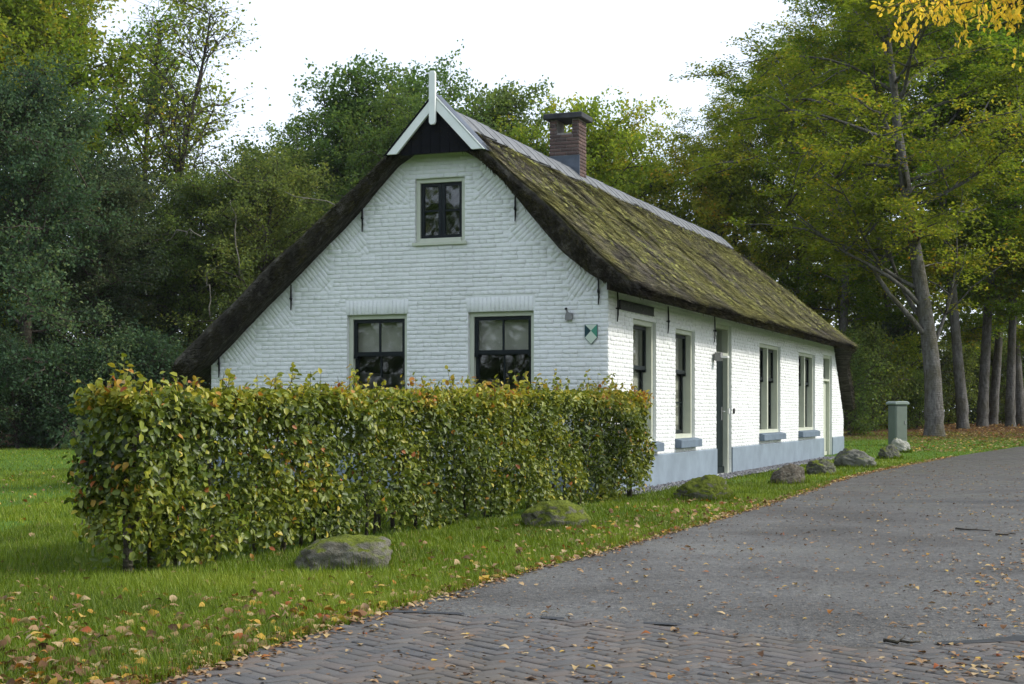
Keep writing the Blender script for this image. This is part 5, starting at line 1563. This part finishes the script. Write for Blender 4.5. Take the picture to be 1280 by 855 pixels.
# ================================================================== grass
gr_ = np.random.RandomState(202)
hinv = (-HC[0], -HC[1])
def house_local(x, y):
    a = x - HC[0]; b = y - HC[1]
    return a * CS - b * SN, a * SN + b * CS
def grass_ok(x, y):
    lx, ly = house_local(x, y)
    inside = (lx > -6.4) & (lx < .40) & (ly > -.02) & (ly < 21.3)
    rl = road_left(y)
    return ~inside & ((x < rl + .03) | (x > rl + road_width(y) - .05))
def patch(n, x0, x1, y0, y1):
    x = gr_.uniform(x0, x1, n); y = gr_.uniform(y0, y1, n)
    k_ = grass_ok(x, y) & (np.abs(x / np.maximum(y, .1)) < .46)
    return x[k_], y[k_]
xsg, ysg = [], []
for (n, a, b, c, d) in [(190000, -4.2, 1.0, 5.6, 10.5), (130000, -4.8, 3.2, 10.5, 16), (110000, -6, 6.5, 16, 24), (70000, -9, 11, 24, 36), (60000, -17, -3, 10, 30), (60000, -19, 20, 30, 52), (90000, 3, 11, 7, 24)]:
    a_, b_ = patch(n, a, b, c, d); xsg.append(a_); ysg.append(b_)
gx_ = np.concatenate(xsg); gy_ = np.concatenate(ysg); n = len(gx_)
# thin soil strip under the hedge
hx = (gx_ - HA[0]) * hax[0] + (gy_ - HA[1]) * hax[1]; hy = (gx_ - HA[0]) * hnm[0] + (gy_ - HA[1]) * hnm[1]
und = (hx > .1) & (hx < HLEN) & (np.abs(hy) < .20) & (gr_.rand(n) < .85)
gx_, gy_ = gx_[~und], gy_[~und]; n = len(gx_)
rbx, rby = [], []
for (bx0, by0, bw_, bd_) in BOULD:
    aa = gr_.uniform(0, 6.283, 700); rr2 = gr_.uniform(.90, 1.12, 700)
    rbx.append(bx0 + np.cos(aa) * bw_ / 2 * rr2); rby.append(by0 + np.sin(aa) * bd_ / 2 * rr2)
rbx = np.concatenate(rbx); rby = np.concatenate(rby); nb_ = len(rbx)
gx_ = np.concatenate([gx_, rbx]); gy_ = np.concatenate([gy_, rby]); n = len(gx_)
tall = np.concatenate([np.ones(n - nb_), gr_.uniform(1.3, 2.2, nb_)])
edge_d = road_left(gy_) - gx_                          # ragged longer tufts here and there along the road
tall = tall * np.where((edge_d < .18) & (fnoise(gy_ * 3.1, 5.5) > .52), 1.45, 1.0)
far = np.clip((gy_ - 8) / 30, 0, 1)
ht = tall * gr_.uniform(.028, .072, n) * (1 + .5 * (fnoise(gx_ * 1.3, gy_ * 1.3) - .5) * 2) * (1 - .25 * far)
wd = gr_.uniform(.0022, .0042, n) * (1 + 3.2 * far)
az = gr_.uniform(0, 6.283, n); ln_ = gr_.uniform(.1, .9, n) * ht
zz = ground_z(gx_, gy_)
b0 = np.stack([gx_ - np.sin(az) * wd, gy_ + np.cos(az) * wd, zz - .003], -1); b1 = np.stack([gx_ + np.sin(az) * wd, gy_ - np.cos(az) * wd, zz - .003], -1)
tpz = np.stack([gx_ + np.cos(az) * ln_, gy_ + np.sin(az) * ln_, zz + ht], -1)
Vg = np.stack([b0, b1, tpz], 1).reshape(-1, 3)
vg = np.clip(.42 + .45 * (fnoise(gx_ * .9, gy_ * .9, 3) - .5) * 2 + gr_.normal(0, .17, n), 0, .95)
vg[gr_.rand(n) < .03] = 1.0
go = link('grass', np_mesh('grass', Vg, np.arange(len(Vg)).reshape(-1, 3), np.repeat(vg, 3)), MAT['grass'])
tag(go, 'short green lawn grass around the hedge, the boulders and the house', 'grass', kind='stuff')

# ================================================================== fallen leaves
fr_ = np.random.RandomState(303)
def scatter():
    """(x,y,on) of fallen leaves: thick along the road edge, thinner on lawn and road"""
    out = []
    def put(x, y, on): out.append((x, y, on))
    for _ in range(2900):                           # drift at the road edge
        y = 5.8 + fr_.rand() ** 1.3 * 32; rl = float(road_left(y))
        x = rl + fr_.normal(.01, .05 + .05 * (y < 9.5)); put(x, y, 0 if x < rl else 1)
    for _ in range(1250):                           # lawn near the road
        y = 6 + fr_.rand() ** 1.5 * 14; rl = float(road_left(y)); x = rl - abs(fr_.normal(0, 1.0 if y < 10 else .8))
        if abs(x / y) < .36: put(x, y, 0)
    for _ in range(700):                            # near corner of the lawn
        y = 6 + fr_.rand() ** 1.4 * 3.5; x = fr_.uniform(-.36 * y, float(road_left(y))); put(x, y, 0)
    for _ in range(420):                            # lawn by the hedge and beyond
        y = fr_.uniform(9, 30); x = fr_.uniform(-.36 * y, -1.5); put(x, y, 0)
    for _ in range(1100):                           # road
        y = 6.3 + fr_.rand() ** 1.3 * 26; rl = float(road_left(y)); x = rl + fr_.rand() * float(road_width(y)); put(x, y, 1)
    for _ in range(520):                            # far edge of the road on the right
        y = 6.5 + fr_.rand() ** 1.2 * 14; rl = float(road_left(y)) + float(road_width(y)); x = rl + fr_.normal(-.25, .30); put(x, y, 1)
    return out
SC = [s for s in scatter() if bool(grass_ok(np.array(s[0]), np.array(s[1]))) or s[2] == 1]
SC = [s for s in SC if abs(s[0] / s[1]) < .40]
fl_v = [(.05, 'dark brown'), (.22, 'brown'), (.42, 'tan'), (.60, 'pale straw coloured'), (.78, 'yellow'), (.90, 'orange'), (1.0, 'rust red')]
fl_mesh = []
def one_leaf(rs):
    """a curled leaf with lobes: 11 outline points round a midrib"""
    L = .085; W = .052
    n = 6; V = []
    c1, c2, tw = rs.uniform(-.9, 1.3), rs.uniform(.1, .5), rs.uniform(-.4, .4)
    for i_ in range(n + 1):
        t = i_ / n; w = W * .5 * (math.sin(math.pi * t ** .8) * (1 + .18 * (i_ % 2)) if 0 < t < 1 else .03)
        zc = .016 * c1 * math.sin(t * 3.0) 
        V += [((t - .5) * L, -w, zc + w * c2 * (1 + tw * t)), ((t - .5) * L, 0, zc), ((t - .5) * L, w, zc + w * c2 * (1 - tw * t))]
    V = np.array(V); V[:, 2] -= V[:, 2].min()
    Fz = []
    for i_ in range(n):
        a = 3 * i_; Fz += [(a, a+1, a+4, a+3), (a+1, a+2, a+5, a+4)]
    return V, np.array(Fz)
shapes = [one_leaf(fr_) for _ in range(6)]
for (v_, nm) in fl_v:
    row = []
    for s_ in range(3):
        V, Fz = shapes[(s_ * 2 + int(v_ * 10)) % 6]; me = np_mesh('fallen_leaf', V, Fz, np.full(len(V), v_)); me.materials.append(MAT['leaf_fallen']); row.append(me)
    fl_mesh.append(row)
def near_key(s): return s[1] + (0 if abs(s[0] / s[1]) < .335 else 100)
SC.sort(key=near_key)
pcol = {0: [.08, .20, .28, .17, .15, .08, .04], 1: [.10, .22, .30, .26, .06, .04, .02]}
BV_, BF_, Bv_ = [], [], []
for k_, (x, y, on) in enumerate(SC):
    ci = fr_.choice(7, p=pcol[on]); base = gz(x, y)
    onroad = on == 1
    z = base + (.021 if onroad else fr_.uniform(.008, .036))
    tilt = (.10 if onroad else .45)
    rx_, ry_, rz_ = fr_.normal(0, tilt), fr_.normal(0, tilt), fr_.uniform(0, 6.283)
    sc = fr_.uniform(.45, 1.1) * (.62 if onroad else .85)
    if k_ < 300:
        o = link('fallen_leaf', fl_mesh[ci][fr_.randint(3)], None, None, (x, y, z), (rx_, ry_, rz_)); o.scale = (sc, sc, sc)
        where = 'lying on the road paving' if onroad else 'lying in the green grass'
        tag(o, fl_v[ci][1] + ' fallen leaf ' + where, 'leaf', fl_v[ci][1] + ' leaves ' + ('on the road' if onroad else 'in the grass'))
    else:
        V, Fz = shapes[fr_.randint(6)]
        Mx = np.array(Matrix.Rotation(rz_, 3, 'Z') @ Matrix.Rotation(rx_, 3, 'X') @ Matrix.Rotation(ry_, 3, 'Y')) * sc
        BV_.append(V @ Mx.T + np.array([x, y, z])); BF_.append(Fz + len(V) * len(BF_)); Bv_.append(np.full(len(V), np.clip(fl_v[ci][0] + fr_.normal(0, .04), 0, 1)))
fo = link('leaf_litter', np_mesh('leaf_litter', np.concatenate(BV_), np.concatenate(BF_), np.concatenate(Bv_)), MAT['leaf_fallen'])
tag(fo, 'scattered dry autumn leaves along the road edge and over the lawn', 'leaves', kind='stuff')
# crumbs of leaves trodden on the road, and leaves under the beeches
n = 9000
cy_ = 6.2 + fr_.rand(n) ** 1.5 * 30; cx_ = road_left(cy_) + fr_.rand(n) * road_width(cy_)
n2 = 5000
by_ = fr_.uniform(40, 66, n2); bx_ = at_depth(1.0, 1.0) * 0 + (fr_.uniform(1140, 1330, n2) - 640) * by_ / FPX
okb = (bx_ < road_left(by_)) | (bx_ > road_left(by_) + road_width(by_))
bx_, by_ = bx_[okb], by_[okb]
X = np.concatenate([cx_, bx_]); Y = np.concatenate([cy_, by_]); Zc = ground_z(X, Y) + np.concatenate([np.full(n, .022), np.full(len(bx_), .03)])
nn3 = len(X); D = fr_.normal(0, 1, (nn3, 3)); D[:, 2] *= .12; Ls = np.concatenate([fr_.uniform(.008, .032, n), fr_.uniform(.06, .12, len(bx_))])
cr = link('leaf_crumbs', leaf_mesh('leaf_crumbs', np.stack([X, Y, Zc], -1), D, fr_.normal(0, .2, (nn3, 3)) + np.array([0, 0, 1]), Ls, Ls * .6, np.concatenate([np.clip(fr_.normal(.25, .2, n), 0, .7), np.clip(fr_.normal(.55, .35, len(bx_)), 0, 1)]), .1), MAT['leaf_fallen'])
tag(cr, 'fine brown leaf crumbs trodden over the road and under the beeches', 'leaf crumbs', kind='stuff')

# twigs on the asphalt
for (a, b, lb, sd) in [((1192, 664), (1240, 667), 'thin dark twig with a bent tip lying on the asphalt', 1), ((1246, 672), (1268, 671), 'short dark twig stub lying on the asphalt', 2), ((1105, 808), (1150, 810), 'short black twig on the seam between asphalt and bricks', 4)]:
    A = pix(*a); B2 = pix(*b); q = np.random.RandomState(sd)
    pts = [Vector((A[0] + (B2[0]-A[0]) * t + q.normal(0, .01), A[1] + (B2[1]-A[1]) * t + q.normal(0, .03), gz(*A) + .028)) for t in np.linspace(0, 1, 7)]
    o = MB().tube(pts, list(np.linspace(.010, .004, 7)), 5).tube([pts[3], pts[3] + Vector((.06, .12, .01))], [.005, .002], 4).build('twig', MAT['bark'], None, smooth=True)
    tag(o, lb, 'twig', 'twigs on the road')

# ================================================================== thin haze added to lift the darks in the trees
m, nt, out = M_new('added_thin_haze')
pv_ = N(nt, 'ShaderNodeVolumePrincipled')
pv_.inputs['Color'].default_value = (0.90, 0.95, 1.0, 1); pv_.inputs['Density'].default_value = 0.00013; pv_.inputs['Anisotropy'].default_value = 0.2
nt.links.new(pv_.outputs[0], out.inputs['Volume'])
hz = MB().box(-420, 420, -62, 620, -1.3, 34).build('haze', m)
tag(hz, 'thin pale haze added over lawn, road and wood to lift the dark trees', 'haze', kind='stuff')
